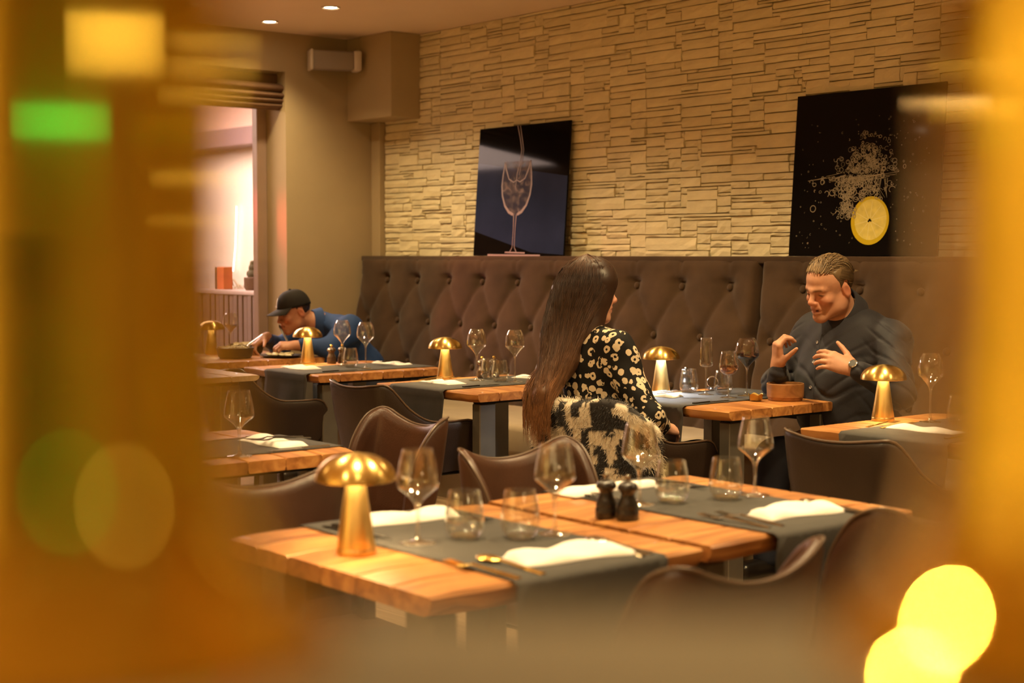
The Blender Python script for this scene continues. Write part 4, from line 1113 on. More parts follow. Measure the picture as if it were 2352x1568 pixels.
for lab, x, y, z, s in (('first pendant lamp past the frame at right, top streak in the gold stem', -.51, 5.07, 2.10, 1), ('second pendant lamp past the frame at right', -.30, 4.55, 1.95, 1), ('third pendant lamp past the frame at right', .62, 5.40, 1.97, 1),
    ('fourth pendant lamp past the frame at right, low bright streak', 1.63, 5.29, 1.69, 1), ('fifth pendant lamp past the frame at right, orange streak', 1.88, 5.20, 1.53, .7), ('wide globe pendant lamp behind the camera, big oval in the gold stem', 4.24, .55, 2.07, 2.5),
    ('pendant lamp left of the camera, upper streak in the right gold stem', -4.72, -1.7, 2.0, 1), ('pendant lamp left of the camera, second streak in the right gold stem', -4.26, -1.56, 1.83, 1), ('unseen table lamp behind the camera, built as a low pendant, white streak at the right edge', -2.04, -3.73, 1.02, 1.6), ('unseen table lamp behind the camera, built as a low pendant, upper white streak', -3.1, -3.29, 1.10, 1)):  # the low pendants stand in for unseen table lamps
    pend(lab, x, y, z).scale = (s, s, s)
# ------------------------------------------------------------------ people: one continuous surface grown from a blended skeleton
class SDF:
    def __init__(s, lo, hi, h):
        s.lo = np.array(lo, float); s.h = h
        s.n = np.ceil((np.array(hi) - s.lo) / h).astype(int) + 1
        s.d = np.full(s.n, 1.0, np.float32)
        s.ax = [s.lo[i] + h * np.arange(s.n[i]) for i in range(3)]
    def reg(s, lo, hi, pad):
        sl = []
        for i in range(3):
            a = max(0, int((lo[i] - pad - s.lo[i]) / s.h)); b = min(s.n[i], int((hi[i] + pad - s.lo[i]) / s.h) + 2)
            if b <= a: return None
            sl.append(slice(a, b))
        g = [s.ax[0][sl[0]][:, None, None].astype(np.float32), s.ax[1][sl[1]][None, :, None].astype(np.float32), s.ax[2][sl[2]][None, None, :].astype(np.float32)]
        return tuple(sl), g
    def comb(s, sl, p, k, mode):
        a = s.d[sl]
        if mode == 'u':
            if k > 0: h = np.maximum(k - np.abs(a - p), 0) / k; r = np.minimum(a, p) - h * h * (k / 4)
            else: r = np.minimum(a, p)
        elif mode == 's':
            p = -p
            if k > 0: h = np.maximum(k - np.abs(a - p), 0) / k; r = np.maximum(a, p) + h * h * (k / 4)
            else: r = np.maximum(a, p)
        s.d[sl] = r
    def cap(s, a, b, ra, rb, k=0.02, mode='u'):
        a = np.array(a, float); b = np.array(b, float); m = max(ra, rb)
        q = s.reg(np.minimum(a, b) - m, np.maximum(a, b) + m, k + .03)
        if q is None: return s
        sl, (X, Y, Z) = q; d = b - a; L = float(d @ d) + 1e-9
        t = np.clip(((X - a[0]) * d[0] + (Y - a[1]) * d[1] + (Z - a[2]) * d[2]) / L, 0, 1)
        p = np.sqrt((X - a[0] - t * d[0]) ** 2 + (Y - a[1] - t * d[1]) ** 2 + (Z - a[2] - t * d[2]) ** 2) - (ra + (rb - ra) * t)
        s.comb(sl, p, k, mode); return s
    def chain(s, pts, rs, k=0.02, mode='u'):
        for i in range(len(pts) - 1): s.cap(pts[i], pts[i + 1], rs[i], rs[i + 1], k, mode)
        return s
    def ell(s, c, r, Rm=None, k=0.02, mode='u'):
        c = np.array(c, float); r = np.array(r, float); m = r.max()
        q = s.reg(c - m, c + m, k + .03)
        if q is None: return s
        sl, (X, Y, Z) = q; X = X - c[0]; Y = Y - c[1]; Z = Z - c[2]
        if Rm is not None:
            Rm = np.array(Rm, float)   # columns = local axes
            X, Y, Z = (X * Rm[0, 0] + Y * Rm[1, 0] + Z * Rm[2, 0], X * Rm[0, 1] + Y * Rm[1, 1] + Z * Rm[2, 1], X * Rm[0, 2] + Y * Rm[1, 2] + Z * Rm[2, 2])
        k0 = np.sqrt((X / r[0]) ** 2 + (Y / r[1]) ** 2 + (Z / r[2]) ** 2)
        k1 = np.sqrt((X / r[0] ** 2) ** 2 + (Y / r[1] ** 2) ** 2 + (Z / r[2] ** 2) ** 2) + 1e-6
        s.comb(sl, k0 * (k0 - 1) / k1, k, mode); return s
    def mesh(s):
        d = s.d; sg = d < 0; nx, ny, nz = d.shape
        cnt = np.zeros((nx - 1, ny - 1, nz - 1), np.uint8)
        for a in (0, 1):
            for b in (0, 1):
                for c in (0, 1): cnt += sg[a:nx - 1 + a, b:ny - 1 + b, c:nz - 1 + c]
        act = (cnt > 0) & (cnt < 8)
        ci = np.argwhere(act); N = len(ci)
        ids = np.full(act.shape, -1, np.int32); ids[act] = np.arange(N, dtype=np.int32)
        acc = np.zeros((N, 3)); w = np.zeros(N)
        corner = [(a, b, c) for a in (0, 1) for b in (0, 1) for c in (0, 1)]
        val = {o: d[ci[:, 0] + o[0], ci[:, 1] + o[1], ci[:, 2] + o[2]] for o in corner}
        for o in corner:
            for ax in range(3):
                if o[ax] == 0:
                    o2 = list(o); o2[ax] = 1; o2 = tuple(o2)
                    v0, v1 = val[o], val[o2]; m = (v0 < 0) != (v1 < 0)
                    t = np.where(m, v0 / np.where(m, v0 - v1, 1), 0)
                    p = np.array(o, float)[None, :].repeat(N, 0); p[:, ax] = t
                    acc += p * m[:, None]; w += m
        V = s.lo + s.h * (ci + acc / w[:, None])
        F = []
        for ax in range(3):
            u, v = (ax + 1) % 3, (ax + 2) % 3
            s0 = [slice(None)] * 3; s1 = [slice(None)] * 3; s0[ax] = slice(0, -1); s1[ax] = slice(1, None)
            ch = sg[tuple(s0)] != sg[tuple(s1)]
            e = np.argwhere(ch)
            ok = (e[:, u] > 0) & (e[:, v] > 0) & (e[:, u] < d.shape[u] - 1) & (e[:, v] < d.shape[v] - 1); e = e[ok]
            q = []
            for du, dv in ((-1, -1), (0, -1), (0, 0), (-1, 0)):
                f = e.copy(); f[:, u] += du; f[:, v] += dv; q.append(ids[f[:, 0], f[:, 1], f[:, 2]])
            q = np.stack(q, 1)
            inside0 = sg[e[:, 0], e[:, 1], e[:, 2]]
            q[~inside0] = q[~inside0][:, ::-1]
            F.append(q)
        F = np.vstack(F); F = F[(F >= 0).all(1)]
        return V, F

def frame(fwd, up=(0, 0, 1), roll=0.0):
    f = Vector(fwd).normalized(); x = f.cross(Vector(up)).normalized(); z = x.cross(f).normalized()
    if roll:
        q = Matrix.Rotation(roll, 3, f); x = q @ x; z = q @ z
    return np.array([x, f, z]).T       # columns: right, forward, up
def unit(v): v = np.array(v, float); return v / np.linalg.norm(v)

def build_head(S, o, Rm, s=1.0, male=True, neck_to=None, neck_r=.058, eyes_shut=.5, mouth_open=.4):
    """o: centre of the head at eye level, Rm: axes (right, forward, up)"""
    P = lambda x, y, z: o + Rm @ (np.array([x, y, z]) * s)
    E = lambda c, r, k, mode='u': S.ell(P(*c), np.array(r) * s, Rm, k * s, mode)
    C = lambda a, b, ra, rb, k, mode='u': S.cap(P(*a), P(*b), ra * s, rb * s, k * s, mode)
    E((0, -.012, .036), (.0745, .094, .083), .0)
    E((0, .020, .040), (.066, .068, .064), .03)                       # forehead
    E((0, .022, -.040), (.060 if male else .056, .064, .070), .03)    # face
    C((-.046, .010, -.070), (-.014, .066, -.104), .021, .018, .03); C((.046, .010, -.070), (.014, .066, -.104), .021, .018, .03)   # jaw line
    E((0, .074, -.103), (.021, .017, .017), .022)
    C((-.048, -.005, -.045), (-.048, .01, -.07), .022, .02, .03); C((.048, -.005, -.045), (.048, .01, -.07), .022, .02, .03)
    br = .0115 if male else .008
    C((-.040, .074, .015), (-.010, .088, .012), br, br, .016); C((.040, .074, .015), (.010, .088, .012), br, br, .016)
    E((-.041, .062, -.030), (.021, .022, .018), .022); E((.041, .062, -.030), (.021, .022, .018), .022)        # cheeks
    E((-.0325, .093, -.003), (.017, .014, .0095), .012, 's'); E((.0325, .093, -.003), (.017, .014, .0095), .012, 's')   # sockets
    E((-.0325, .0755, -.0035), (.0135, .0125, .0105), .005); E((.0325, .0755, -.0035), (.0135, .0125, .0105), .005)     # lidded eyes
    C((-.0455, .0815, -.0055), (-.020, .0872, -.0065), .0013, .0013, .002, 's'); C((.0455, .0815, -.0055), (.020, .0872, -.0065), .0013, .0013, .002, 's')
    C((0, .086, .008), (0, .108, -.030), .0085, .0105, .014)          # nose
    E((0, .108, -.034), (.0125, .012, .010), .008)
    E((-.0125, .099, -.037), (.0085, .010, .0075), .006); E((.0125, .099, -.037), (.0085, .010, .0075), .006)
    E((-.006, .105, -.0435), (.0032, .004, .003), .003, 's'); E((.006, .105, -.0435), (.0032, .004, .003), .003, 's')
    E((0, .078, -.062), (.030, .020, .022), .02)                      # muzzle
    C((-.021, .086, -.0645), (0, .0955, -.061), .0048, .0062, .006); C((.021, .086, -.0645), (0, .0955, -.061), .0048, .0062, .006)
    C((-.019, .085, -.0745 - .004 * mouth_open), (0, .0935, -.0765 - .004 * mouth_open), .0050, .0066, .006); C((.019, .085, -.0745 - .004 * mouth_open), (0, .0935, -.0765 - .004 * mouth_open), .0050, .0066, .006)
    C((-.022, .091, -.069), (.022, .091, -.069), .0022 + .002 * mouth_open, .0022 + .002 * mouth_open, .004, 's')
    C((-.024, .088, -.036), (-.034, .077, -.066), .0016, .0012, .008, 's'); C((.024, .088, -.036), (.034, .077, -.066), .0016, .0012, .008, 's')   # folds by the mouth
    for sx in (-1, 1):                                                # ears
        Re = Rm @ np.array([[1, 0, 0], [0, .95, .3], [0, -.3, .95]])
        S.ell(P(sx * .077, -.016, -.008), np.array((.0085, .019, .032)) * s, Re, .007 * s)
        S.ell(P(sx * .085, -.012, -.006), np.array((.005, .011, .020)) * s, Re, .004 * s, 's')
    if neck_to is not None:
        S.cap(P(0, -.028, -.055), neck_to, (neck_r - .002) * s, (neck_r + .006) * s, .035 * s)

def head_colours(V, o, Rm, s, base, lip, brow, male=True):
    L = (V - o) @ Rm / s; x, y, z = L.T; ax = np.abs(x)
    col = np.tile(np.array(base, float), (len(V), 1))
    def mixc(w, c): 
        nonlocal col; w = np.clip(w, 0, 1)[:, None]; col = col * (1 - w) + np.array(c) * w
    g = lambda cx, cy, cz, rx, ry, rz: np.exp(-(((ax - cx) / rx) ** 2 + ((y - cy) / ry) ** 2 + ((z - cz) / rz) ** 2))
    red = np.array(base) * np.array([1.1, .68, .62])
    mixc(.55 * g(.04, .075, -.035, .03, .03, .025), red); mixc(.55 * g(0, .11, -.034, .018, .02, .014), red); mixc(.7 * g(.082, -.014, -.008, .014, .03, .035), red)
    mixc(.95 * np.exp(-((ax / .021) ** 4 + ((y - .094) / .016) ** 2 + ((z + .0685) / .0105) ** 4)), lip)
    mixc(.8 * np.exp(-((ax / .017) ** 4 + ((y - .088) / .006) ** 2 + ((z + .069) / .0028) ** 2)), (.06, .015, .010))
    bz = .0145 - (ax - .03) ** 2 * 5
    mixc(.9 * np.exp(-(((ax - .028) / .019) ** 4 + ((z - bz) / .0052) ** 2)) * (y > .05), brow)
    mixc(.92 * np.exp(-(((ax - .0325) / .0140) ** 4 + ((z + .0060) / .0028) ** 2)) * (y > .06), (.022, .012, .008))
    if male: mixc(.14 * np.exp(-(((z + .085) / .03) ** 2)) * (y > .0), np.array(base) * .55)
    return col

def build_hand(S, w, d, n, thumb, curl, s=1.0, spread=.10, thumb_dir=None, k=.008, thumb_curl=.5):
    """w wrist point, d direction of the fingers, n back-of-hand normal, thumb: side sign along t = d x n"""
    d = unit(d); n = unit(np.array(n) - d * np.dot(n, d)); t = np.cross(d, n) * thumb
    K = []
    base = [(.090, .030, -.002), (.094, .0105, .003), (.090, -.009, .002), (.083, -.027, -.003)]   # index..little: along, across, up
    lens = [(.040, .025, .021), (.045, .028, .022), (.041, .027, .021), (.032, .020, .019)]
    rad = [(.0098, .0088, .0078, .0066), (.0100, .0090, .0080, .0068), (.0096, .0086, .0076, .0064), (.0086, .0076, .0068, .0058)]
    S.cap(w - d * .03 * s, w + d * .02 * s, .026 * s, .025 * s, .02 * s)
    for (al, ac, up) in base:
        kn = w + (d * al + t * ac + n * up) * s
        S.cap(w + (d * .018 + t * ac * .55) * s, kn, .0155 * s, .0118 * s, .016 * s)
    S.ell(w + (d * .055 - n * .004) * s, np.array((.040, .036, .0145)) * s, np.stack([d, t, n], 1), .012 * s)
    for f in range(4):
        al, ac, up = base[f]; p = w + (d * al + t * ac + n * up) * s
        dirv = unit(d + t * spread * (1.5 - f) / 1.5 * .8); c = curl[f]
        ang = 0
        for j, (L, a) in enumerate(zip(lens[f], (c[0], c[1], c[2]))):
            ang += a
            v = dirv * math.cos(ang) - n * math.sin(ang)
            q = p + v * L * s
            S.cap(p, q, rad[f][j] * s, rad[f][j + 1] * s, k * s * (.9 if j == 0 else .3)); p = q
    tb = w + (d * .022 + t * .026 - n * .006) * s
    td = unit(d * .62 + t * .72 - n * .30) if thumb_dir is None else unit(thumb_dir)
    m1 = tb + td * .040 * s
    S.cap(w + (d * .012 + t * .012) * s, tb, .017 * s, .0165 * s, .012 * s); S.cap(tb, m1, .0162 * s, .0118 * s, .010 * s)
    v2 = unit(td + (d * .5 - n * .15) * thumb_curl); m2 = m1 + v2 * .032 * s; S.cap(m1, m2, .0112 * s, .0100 * s, .003 * s)
    v3 = unit(v2 + (d * .3) * thumb_curl); S.cap(m2, m2 + v3 * .026 * s, .0098 * s, .0076 * s, .002 * s)
    return dict(d=d, n=n, t=t)

def folds(S, amp, terms):
    X, Y, Z = S.ax[0][:, None, None], S.ax[1][None, :, None], S.ax[2][None, None, :]
    w = 0
    for (kx, ky, kz, ph, a) in terms: w = w + a * np.sin(kx * X + ky * Y + kz * Z + ph)
    S.d -= (amp * w).astype(np.float32)
def person(name, label, V, F, col, loc=(0, 0, 0)):
    o = np_mesh(name, V, F, MT['skin'], None, True, col, None)
    tag(o, label, 'person'); return o

class Strands:
    """thin hair ribbons joined into one mesh with a colour per strand"""
    def __init__(s): s.V = []; s.F = []; s.C = []; s.n = 0
    def add(s, path, r, col, sides=3):
        P = np.array(path, float); n = len(P)
        T = np.gradient(P, axis=0); T /= np.linalg.norm(T, axis=1)[:, None] + 1e-9
        a = np.array([0.31, 0.52, 0.79]); N = np.cross(T, a); N /= np.linalg.norm(N, axis=1)[:, None] + 1e-9; B = np.cross(T, N)
        rr = (r * (1 - .75 * (np.linspace(0, 1, n) ** 3)))[:, None]
        ring = [P + rr * (N * math.cos(2 * PI * k / sides) + B * math.sin(2 * PI * k / sides)) for k in range(sides)]
        s.V.append(np.stack(ring, 1).reshape(-1, 3))
        i = np.arange(n - 1)[:, None] * sides + np.arange(sides)[None, :] + s.n
        j = np.arange(n - 1)[:, None] * sides + (np.arange(sides)[None, :] + 1) % sides + s.n
        s.F.append(np.stack([i, j, j + sides, i + sides], -1).reshape(-1, 4))
        c = np.asarray(col, float); c = np.tile(c, (n * sides, 1)) if c.ndim == 1 else np.repeat(c, sides, 0)
        s.C.append(c); s.n += n * sides
    def build(s, name, mt, parent):
        return np_mesh(name, np.vstack(s.V), np.vstack(s.F), mt, parent, True, np.vstack(s.C), None)
# ---------------- the man in the dark navy shirt, on the bench, talking with both hands raised
SK = (.52, .265, .165)
def arr(*p): return np.array(p, float)
hs = 1.035
ho = arr(-3.945, 4.965, 1.214)
hR = frame((-.13, -.95, -.27), roll=R(-5))
chest = arr(-3.955, 5.10, .99); pel = arr(-3.97, 5.24, .56)
rsh, lsh = arr(-4.135, 5.10, 1.015), arr(-3.755, 5.13, .995)
rel, lel = arr(-4.235, 4.98, .80), arr(-3.615, 4.99, .795)
rwr, lwr = arr(-4.075, 4.80, .885), arr(-3.70, 4.835, .895)
neckb = arr(-3.955, 5.09, 1.075)
S = SDF((-4.45, 4.45, .40), (-3.40, 5.50, 1.40), .0042)
build_head(S, ho, hR, hs, True, neckb, .060, mouth_open=1.0)
S.cap(neckb, chest, .06, .09, .05); S.cap(chest, pel, .115, .12, .06)
S.cap(neckb, rsh, .05, .05, .05); S.cap(neckb, lsh, .05, .05, .05)
S.chain([rsh, rel, rwr], [.05, .042, .029], .02); S.chain([lsh, lel, lwr], [.05, .042, .029], .02)
S.cap(pel, pel + arr(-.10, -.28, -.02), .08, .07, .05); S.cap(pel, pel + arr(.10, -.28, -.02), .08, .07, .05)
# right hand: raised, palm towards his left, thumb up and apart, fingers curled
dR = unit((.06, -.18, 1.0)); nR = unit((-.45, -.80, 0.0))
build_hand(S, rwr + arr(0, 0, .005), dR, nR, 1, [(.75, 1.0, .6), (.85, 1.1, .7), (.95, 1.2, .7), (1.05, 1.2, .7)], 1.0, .14, thumb_dir=(.90, .0, .60), thumb_curl=.12)
# left hand: fingers pointing to his right across the belly, back of the hand to the viewer
dL = unit((-.72, -.52, .34)); nL = unit((.15, -.75, .55))
build_hand(S, lwr + arr(-.01, -.005, 0), dL, nL, 1, [(.35, .5, .3), (.45, .5, .3), (.5, .5, .3), (.45, .45, .3)], 1.04, .12, thumb_dir=(-.55, .1, .75), thumb_curl=.6)
V, F = S.mesh()
col = head_colours(V, ho, hR, hs, SK, (.42, .14, .11), (.16, .085, .04))
man = person('person', 'man on the bench in a dark navy shirt, frowning, both hands raised', V, F, col)

S = SDF((-4.45, 4.5, .40), (-3.36, 5.52, 1.22), .0052)
S.ell(chest + arr(.0, -.005, -.02), (.20, .135, .165), frame((-.05, -1, 0)), 0)
S.ell(arr(-3.965, 5.085, .80), (.215, .175, .20), None, .10)
S.ell(arr(-3.97, 5.12, .66), (.21, .185, .15), None, .08)
S.cap(rsh + arr(0, .01, -.01), lsh + arr(0, .01, -.01), .07, .07, .06)
S.cap(neckb + arr(0, .01, -.02), rsh, .07, .07, .06); S.cap(neckb + arr(0, .01, -.02), lsh, .07, .07, .06)
S.chain([rsh, rel], [.070, .060], .045); S.chain([rel, rwr - arr(0, 0, .018)], [.060, .040], .03)
S.chain([lsh, lel], [.072, .064], .045); S.chain([lel, lwr + arr(.012, .0, -.004)], [.062, .041], .03)
S.ell(arr(-3.97, 5.25, .58), (.20, .17, .14), None, .06)
X, Y, Z = S.ax[0][:, None, None], S.ax[1][None, :, None], S.ax[2][None, None, :]
# creases: narrow grooves sweeping across chest and belly, rings round the bent sleeves
gro = lambda ph, wd: -np.exp(-(np.sin(ph) / wd) ** 2)
dx_ = X + 3.965
tor = np.clip(1 - np.abs(dx_) / .24, 0, 1) ** .5
f1 = gro(26 * (Z + .28 * dx_ + .05 * np.sin(11 * dx_ + 1.2) + .02 * np.sin(29 * dx_)), .30) * tor * np.exp(-((Z - .80) / .17) ** 2)
f2 = gro(31 * (Z - .42 * dx_ + .04 * np.sin(9 * dx_ + 2.5)) + 1.1, .26) * tor * np.exp(-((Z - .90) / .12) ** 2) * np.clip(dx_ / .1 + .4, 0, 1)
arm = np.clip((np.abs(dx_) - .15) / .06, 0, 1)
f3 = gro(38 * (Z + .55 * np.abs(dx_) + .5 * (Y - 5.0) + .03 * np.sin(25 * Y)), .32) * arm
S.d -= (.0085 * f1 + .007 * f2 + .006 * f3 + .0022 * np.sin(24 * X + 19 * Z + 13 * Y) + .0014 * np.sin(61 * X - 43 * Z)).astype(np.float32)
S.chain([neckb + arr(0, -.02, .10), neckb + arr(0, -.015, -.01)], [.068, .062], .01, 's')
V, F = S.mesh()
shirt = np_mesh('shirt', V, F, MT['navyshirt'], man)
# collar: standing band and folded leaf round the neck, open at the throat
def make_collar(c0, ax, back, r, hb, hf, fall, mt, parent):
    ax = unit(ax); eb = unit(np.array(back) - ax * np.dot(back, ax)); es = np.cross(ax, eb); rings = []
    for i in range(37):
        a = -2.75 + 5.5 * i / 36; f = abs(a) / 2.75; dr = eb * math.cos(a) + es * math.sin(a)
        h = hb + (hf - hb) * f ** 1.5; fl = fall * (1 + .55 * f ** 4); o_ = .030 + .016 * f
        rings.append([tuple(c0 + dr * q[0] + ax * q[1]) for q in ((r, h - .05), (r, h), (r + .004, h + .003), (r + .010, h - .004), (r + o_, h - fl), (r + o_ - .004, h - fl - .003), (r + .005, h - .014))])
    return MB().loft(rings).build('collar', mt, parent, angle=60)
make_collar(neckb + arr(0, -.020, .024), ho + hR @ arr(0, -.03, -.06) - neckb, (0, 1, 0), .074, .086, .018, .068, MT['navyshirt'], man)
# shirt front buttons, snapped onto the cloth
from mathutils.bvhtree import BVHTree
def snap(o, p, dirv):
    bv = BVHTree.FromPolygons([v.co[:] for v in o.data.vertices], [tuple(q.vertices) for q in o.data.polygons])
    h = bv.ray_cast(Vector(p), Vector(dirv).normalized()); return h[0], h[1]
MT['shirtbutton'] = pmat('pale_shirt_button', (.35, .33, .34), .35)
bt = None
for z in (.985, .905, .80, .725, .655):
    h, nn = snap(shirt, (-4.00, 4.6, z), (0.02, 1, 0))
    if h is None: continue
    q = nn.to_track_quat('Z', 'Y')
    if bt is None: bt = MB().lathe([(0, .001), (.0042, .0012), (.0058, .003), (.0066, .0025), (.0066, 0), (0, 0)], 14).build('shirt_button', MT['shirtbutton'], man); c = bt
    else: c = bt.copy(); COL.objects.link(c); c.parent = man
    c.location = h; c.rotation_mode = 'QUATERNION'; c.rotation_quaternion = q
# placket edge line down the front
pts = [snap(shirt, (-3.985, 4.6, z), (0.02, 1, 0))[0] for z in np.linspace(1.02, .62, 24)]
MB().tube([p + Vector((0, -.0005, 0)) for p in pts if p], .0016, 5).build('placket_seam', MT['navyshirt'], man)
# trousers and shoes under the table
S = SDF((-4.35, 4.35, .0), (-3.6, 5.5, .72), .008)
for sx in (-1, 1):
    hip = pel + arr(sx * .09, -.02, -.01); kn = arr(-3.98 + sx * .13, 4.83, .50); an = arr(-3.98 + sx * .13, 4.78, .09)
    S.chain([hip, kn, an], [.105, .075, .055], .05)
S.ell(pel, (.19, .16, .12), None, .05)
V, F = S.mesh(); np_mesh('trousers', V, F, MT['navytrouser'], man)
for sx in (-1, 1): MB().rbox((-3.98 + sx * .13 - .045, 4.60, 0.0), (-3.98 + sx * .13 + .045, 4.86, .085), .03, 4).build('shoe', MT['millblack'], man)
# wrist watch and ring
def band(c, ax, r, w, th, mt, name, par):
    ax = Vector(ax).normalized(); q = ax.to_track_quat('Z', 'Y').to_matrix().to_4x4(); q.translation = Vector(c)
    o = MB().lathe([(r, -w), (r + th, -w * .8), (r + th, w * .8), (r, w)], 28, mat=q, close=True).build(name, mt, par); return o
wa = band(lwr + arr(-.002, -.003, .003), dL, .0275, .008, .004, MT['steel'], 'watch', man)
wq = unit(nL)
wc = Vector(lwr + arr(-.002, -.003, .003) + wq * .031)
qm = Vector(wq).to_track_quat('Z', 'Y').to_matrix().to_4x4(); qm.translation = wc
MB().lathe([(0, 0), (.017, 0), (.019, .002), (.019, .008), (.016, .010), (0, .010)], 24, mat=qm).build('watch_case', MT['steel'], wa)
MB().lathe([(0, .0103), (.014, .0103), (.014, .0108), (0, .0108)], 20, mat=qm).build('watch_face', MT['millblack'], wa)

# hair: short, brushed back from the forehead
def short_hair(parent, o, Rm, s, dark, light, seed, n, front_z=.070, cut=None, thick=.010):
    def line(y):     # lowest hair height as a function of depth in the head
        return np.interp(y, [-.11, -.085, -.045, -.028, -.012, .004, .016, .036, .060, .085], [-.055, -.055, -.040, .026, .026, -.012, .022, .062, front_z - .002, front_z])
    c = np.array((0, -.012, .036)); r = np.array((.0745, .094, .083)) + thick
    Sh = SDF(o - .16 * s, o + .17 * s, .0034)
    Sh.ell(o + Rm @ (c * s), r * s, Rm, 0)
    Sh.ell(o + Rm @ (np.array((0, .022, .048)) * s), np.array((.066 + thick * .75, .072, .066)) * s, Rm, .02 * s)
    G = np.stack(np.meshgrid(*Sh.ax, indexing='ij'), -1); L = (G - o) @ Rm / s
    Sh.d = np.maximum(Sh.d, ((line(L[..., 1]) - L[..., 2]) * s * .75).astype(np.float32))
    Sh.d += (.0050 * np.clip(1 - (L[..., 2] - line(L[..., 1])) / .022, 0, 1) * s).astype(np.float32)
    inner = np.sqrt((L[..., 0] / .068) ** 2 + ((L[..., 1] + .012) / .086) ** 2 + ((L[..., 2] - .034) / .075) ** 2)
    Sh.d = np.maximum(Sh.d, ((1 - inner) * .07 * s).astype(np.float32))
    Sh.d -= (.0012 * np.sin(L[..., 0] * 420 + 30 * L[..., 1])).astype(np.float32)
    V, F = Sh.mesh()
    colr = np.tile(np.array(dark, float), (len(V), 1)); Lv = (V - o) @ Rm / s
    wv = np.clip((Lv[:, 2] - .03) / .07, 0, 1)[:, None] * .5
    colr = colr * (1 - wv) + np.array(light) * wv
    hair = np_mesh('hair', V, F, MT['hair'], parent, True, colr, None)
    st = Strands(); rg_ = np.random.default_rng(seed)
    for _ in range(n):
        x0 = rg_.uniform(-.062, .062); y0 = rg_.uniform(-.06, .075) if rg_.random() < .6 else .072 + rg_.normal(0, .008)
        path = []
        lift = rg_.uniform(.0, .007)
        for q in range(8):
            t = q / 7; y = y0 - t * rg_.uniform(.042, .048) ; x = x0 * (1 + .10 * t) + .004 * math.sin(t * 3 + x0 * 60)
            rx, ry, rz = r + .001 + lift * math.sin(PI * min(1, t * 1.3)) * (1.4 if y0 > .04 else .6)
            v = 1 - (x / rx) ** 2 - ((y + .012) / ry) ** 2
            z = .036 + rz * math.sqrt(max(v, .0))
            fz = .048 + (.066 + .004) * math.sqrt(max(0, 1 - (x / .075) ** 2 - ((y - .022) / .074) ** 2))
            path.append((x, y, max(z, fz) + lift * math.sin(PI * t) * .9))
        P_ = np.array(path)
        if P_[0, 2] < line(P_[0, 1]) : continue
        m = rg_.uniform(0, 1) ** 1.3; cc = np.array(dark) * (1 - m) + np.array(light) * m
        st.add(o + (P_ * s) @ Rm.T, .0011 * s, cc)
    for _ in range(n // 2):     # sides combed back
        sx = rg_.choice((-1, 1)); y0 = rg_.uniform(-.07, .03); z0 = rg_.uniform(.0, .09)
        path = []
        for q in range(7):
            t = q / 6; y = y0 - .04 * t; z = z0 - .018 * t
            v = 1 - ((y + .012) / (r[1] + .001)) ** 2 - ((z - .036) / (r[2] + .001)) ** 2
            path.append((sx * (r[0] + .001) * math.sqrt(max(v, .02)), y, z))
        P_ = np.array(path)
        if (P_[:, 2] < line(P_[:, 1]) + .004).any(): continue
        m = rg_.uniform(0, .6); st.add(o + (P_ * s) @ Rm.T, .0010 * s, np.array(dark) * (1 - m) + np.array(light) * m)
    if st.n: st.build('hair_locks', MT['hair'], hair)
    return hair
short_hair(man, ho, hR, hs, (.085, .050, .025), (.36, .245, .125), 3, 1300, .080, thick=.006)

# ---------------- the woman with long brown hair, seen from behind
ws = 1.0
wo = arr(-4.385, 4.02, 1.205)
wR = frame((.42, .905, -.04))
wn = arr(-4.375, 3.985, 1.04); wch = arr(-4.345, 4.005, .92); wp = arr(-4.30, 4.06, .54)
wr_s, wl_s = arr(-4.195, 3.995, .985), arr(-4.535, 3.995, .985)
wr_e, wl_e = arr(-4.065, 4.035, .735), arr(-4.60, 4.05, .74)
wr_w, wl_w = arr(-4.125, 4.17, .678), arr(-4.50, 4.26, .68)
S = SDF((-4.75, 3.80, .40), (-3.90, 4.48, 1.36), .0042)
build_head(S, wo, wR, ws, False, wn, .046, mouth_open=.2)
S.cap(wn, wch, .05, .08, .05); S.cap(wch, wp, .09, .10, .05)
S.cap(wn, wr_s, .04, .04, .05); S.cap(wn, wl_s, .04, .04, .05)
S.chain([wr_s, wr_e, wr_w], [.04, .034, .024], .02); S.chain([wl_s, wl_e, wl_w], [.04, .034, .024], .02)
S.cap(wp, wp + arr(.09, .30, -.01), .075, .065, .05); S.cap(wp, wp + arr(-.09, .30, -.01), .075, .065, .05)
build_hand(S, wr_w, (-.16, .85, -.16), (.45, .12, .85), -1, [(.35, .5, .3), (.42, .5, .3), (.5, .5, .3), (.55, .5, .3)], .94, .10, thumb_curl=.3)
build_hand(S, wl_w, (.5, .8, -.1), (0, 0, 1), 1, [(.3, .4, .3)] * 4, .94)
V, F = S.mesh()
wskin = (.56, .30, .20)
col = head_colours(V, wo, wR, ws, wskin, (.45, .14, .12), (.08, .04, .02), False)
woman = person('person', 'woman seen from behind with very long brown hair and a patterned blouse', V, F, col)
woman.name = 'person'
S = SDF((-4.78, 3.80, .46), (-3.92, 4.40, 1.10), .0052)
S.ell(wch + arr(0, 0, -.01), (.165, .105, .15), None, 0)
S.ell(arr(-4.33, 4.02, .74), (.145, .105, .20), None, .08)
S.ell(arr(-4.31, 4.05, .56), (.175, .125, .12), None, .08)
S.cap(wr_s, wl_s, .055, .055, .05); S.cap(wn + arr(0, 0, -.03), wr_s, .055, .058, .05); S.cap(wn + arr(0, 0, -.03), wl_s, .055, .058, .05)
S.chain([wr_s, wr_e + arr(-.005, -.01, .0)], [.062, .064], .045); S.chain([wr_e, wr_w + arr(.012, -.03, .006)], [.062, .043], .03)
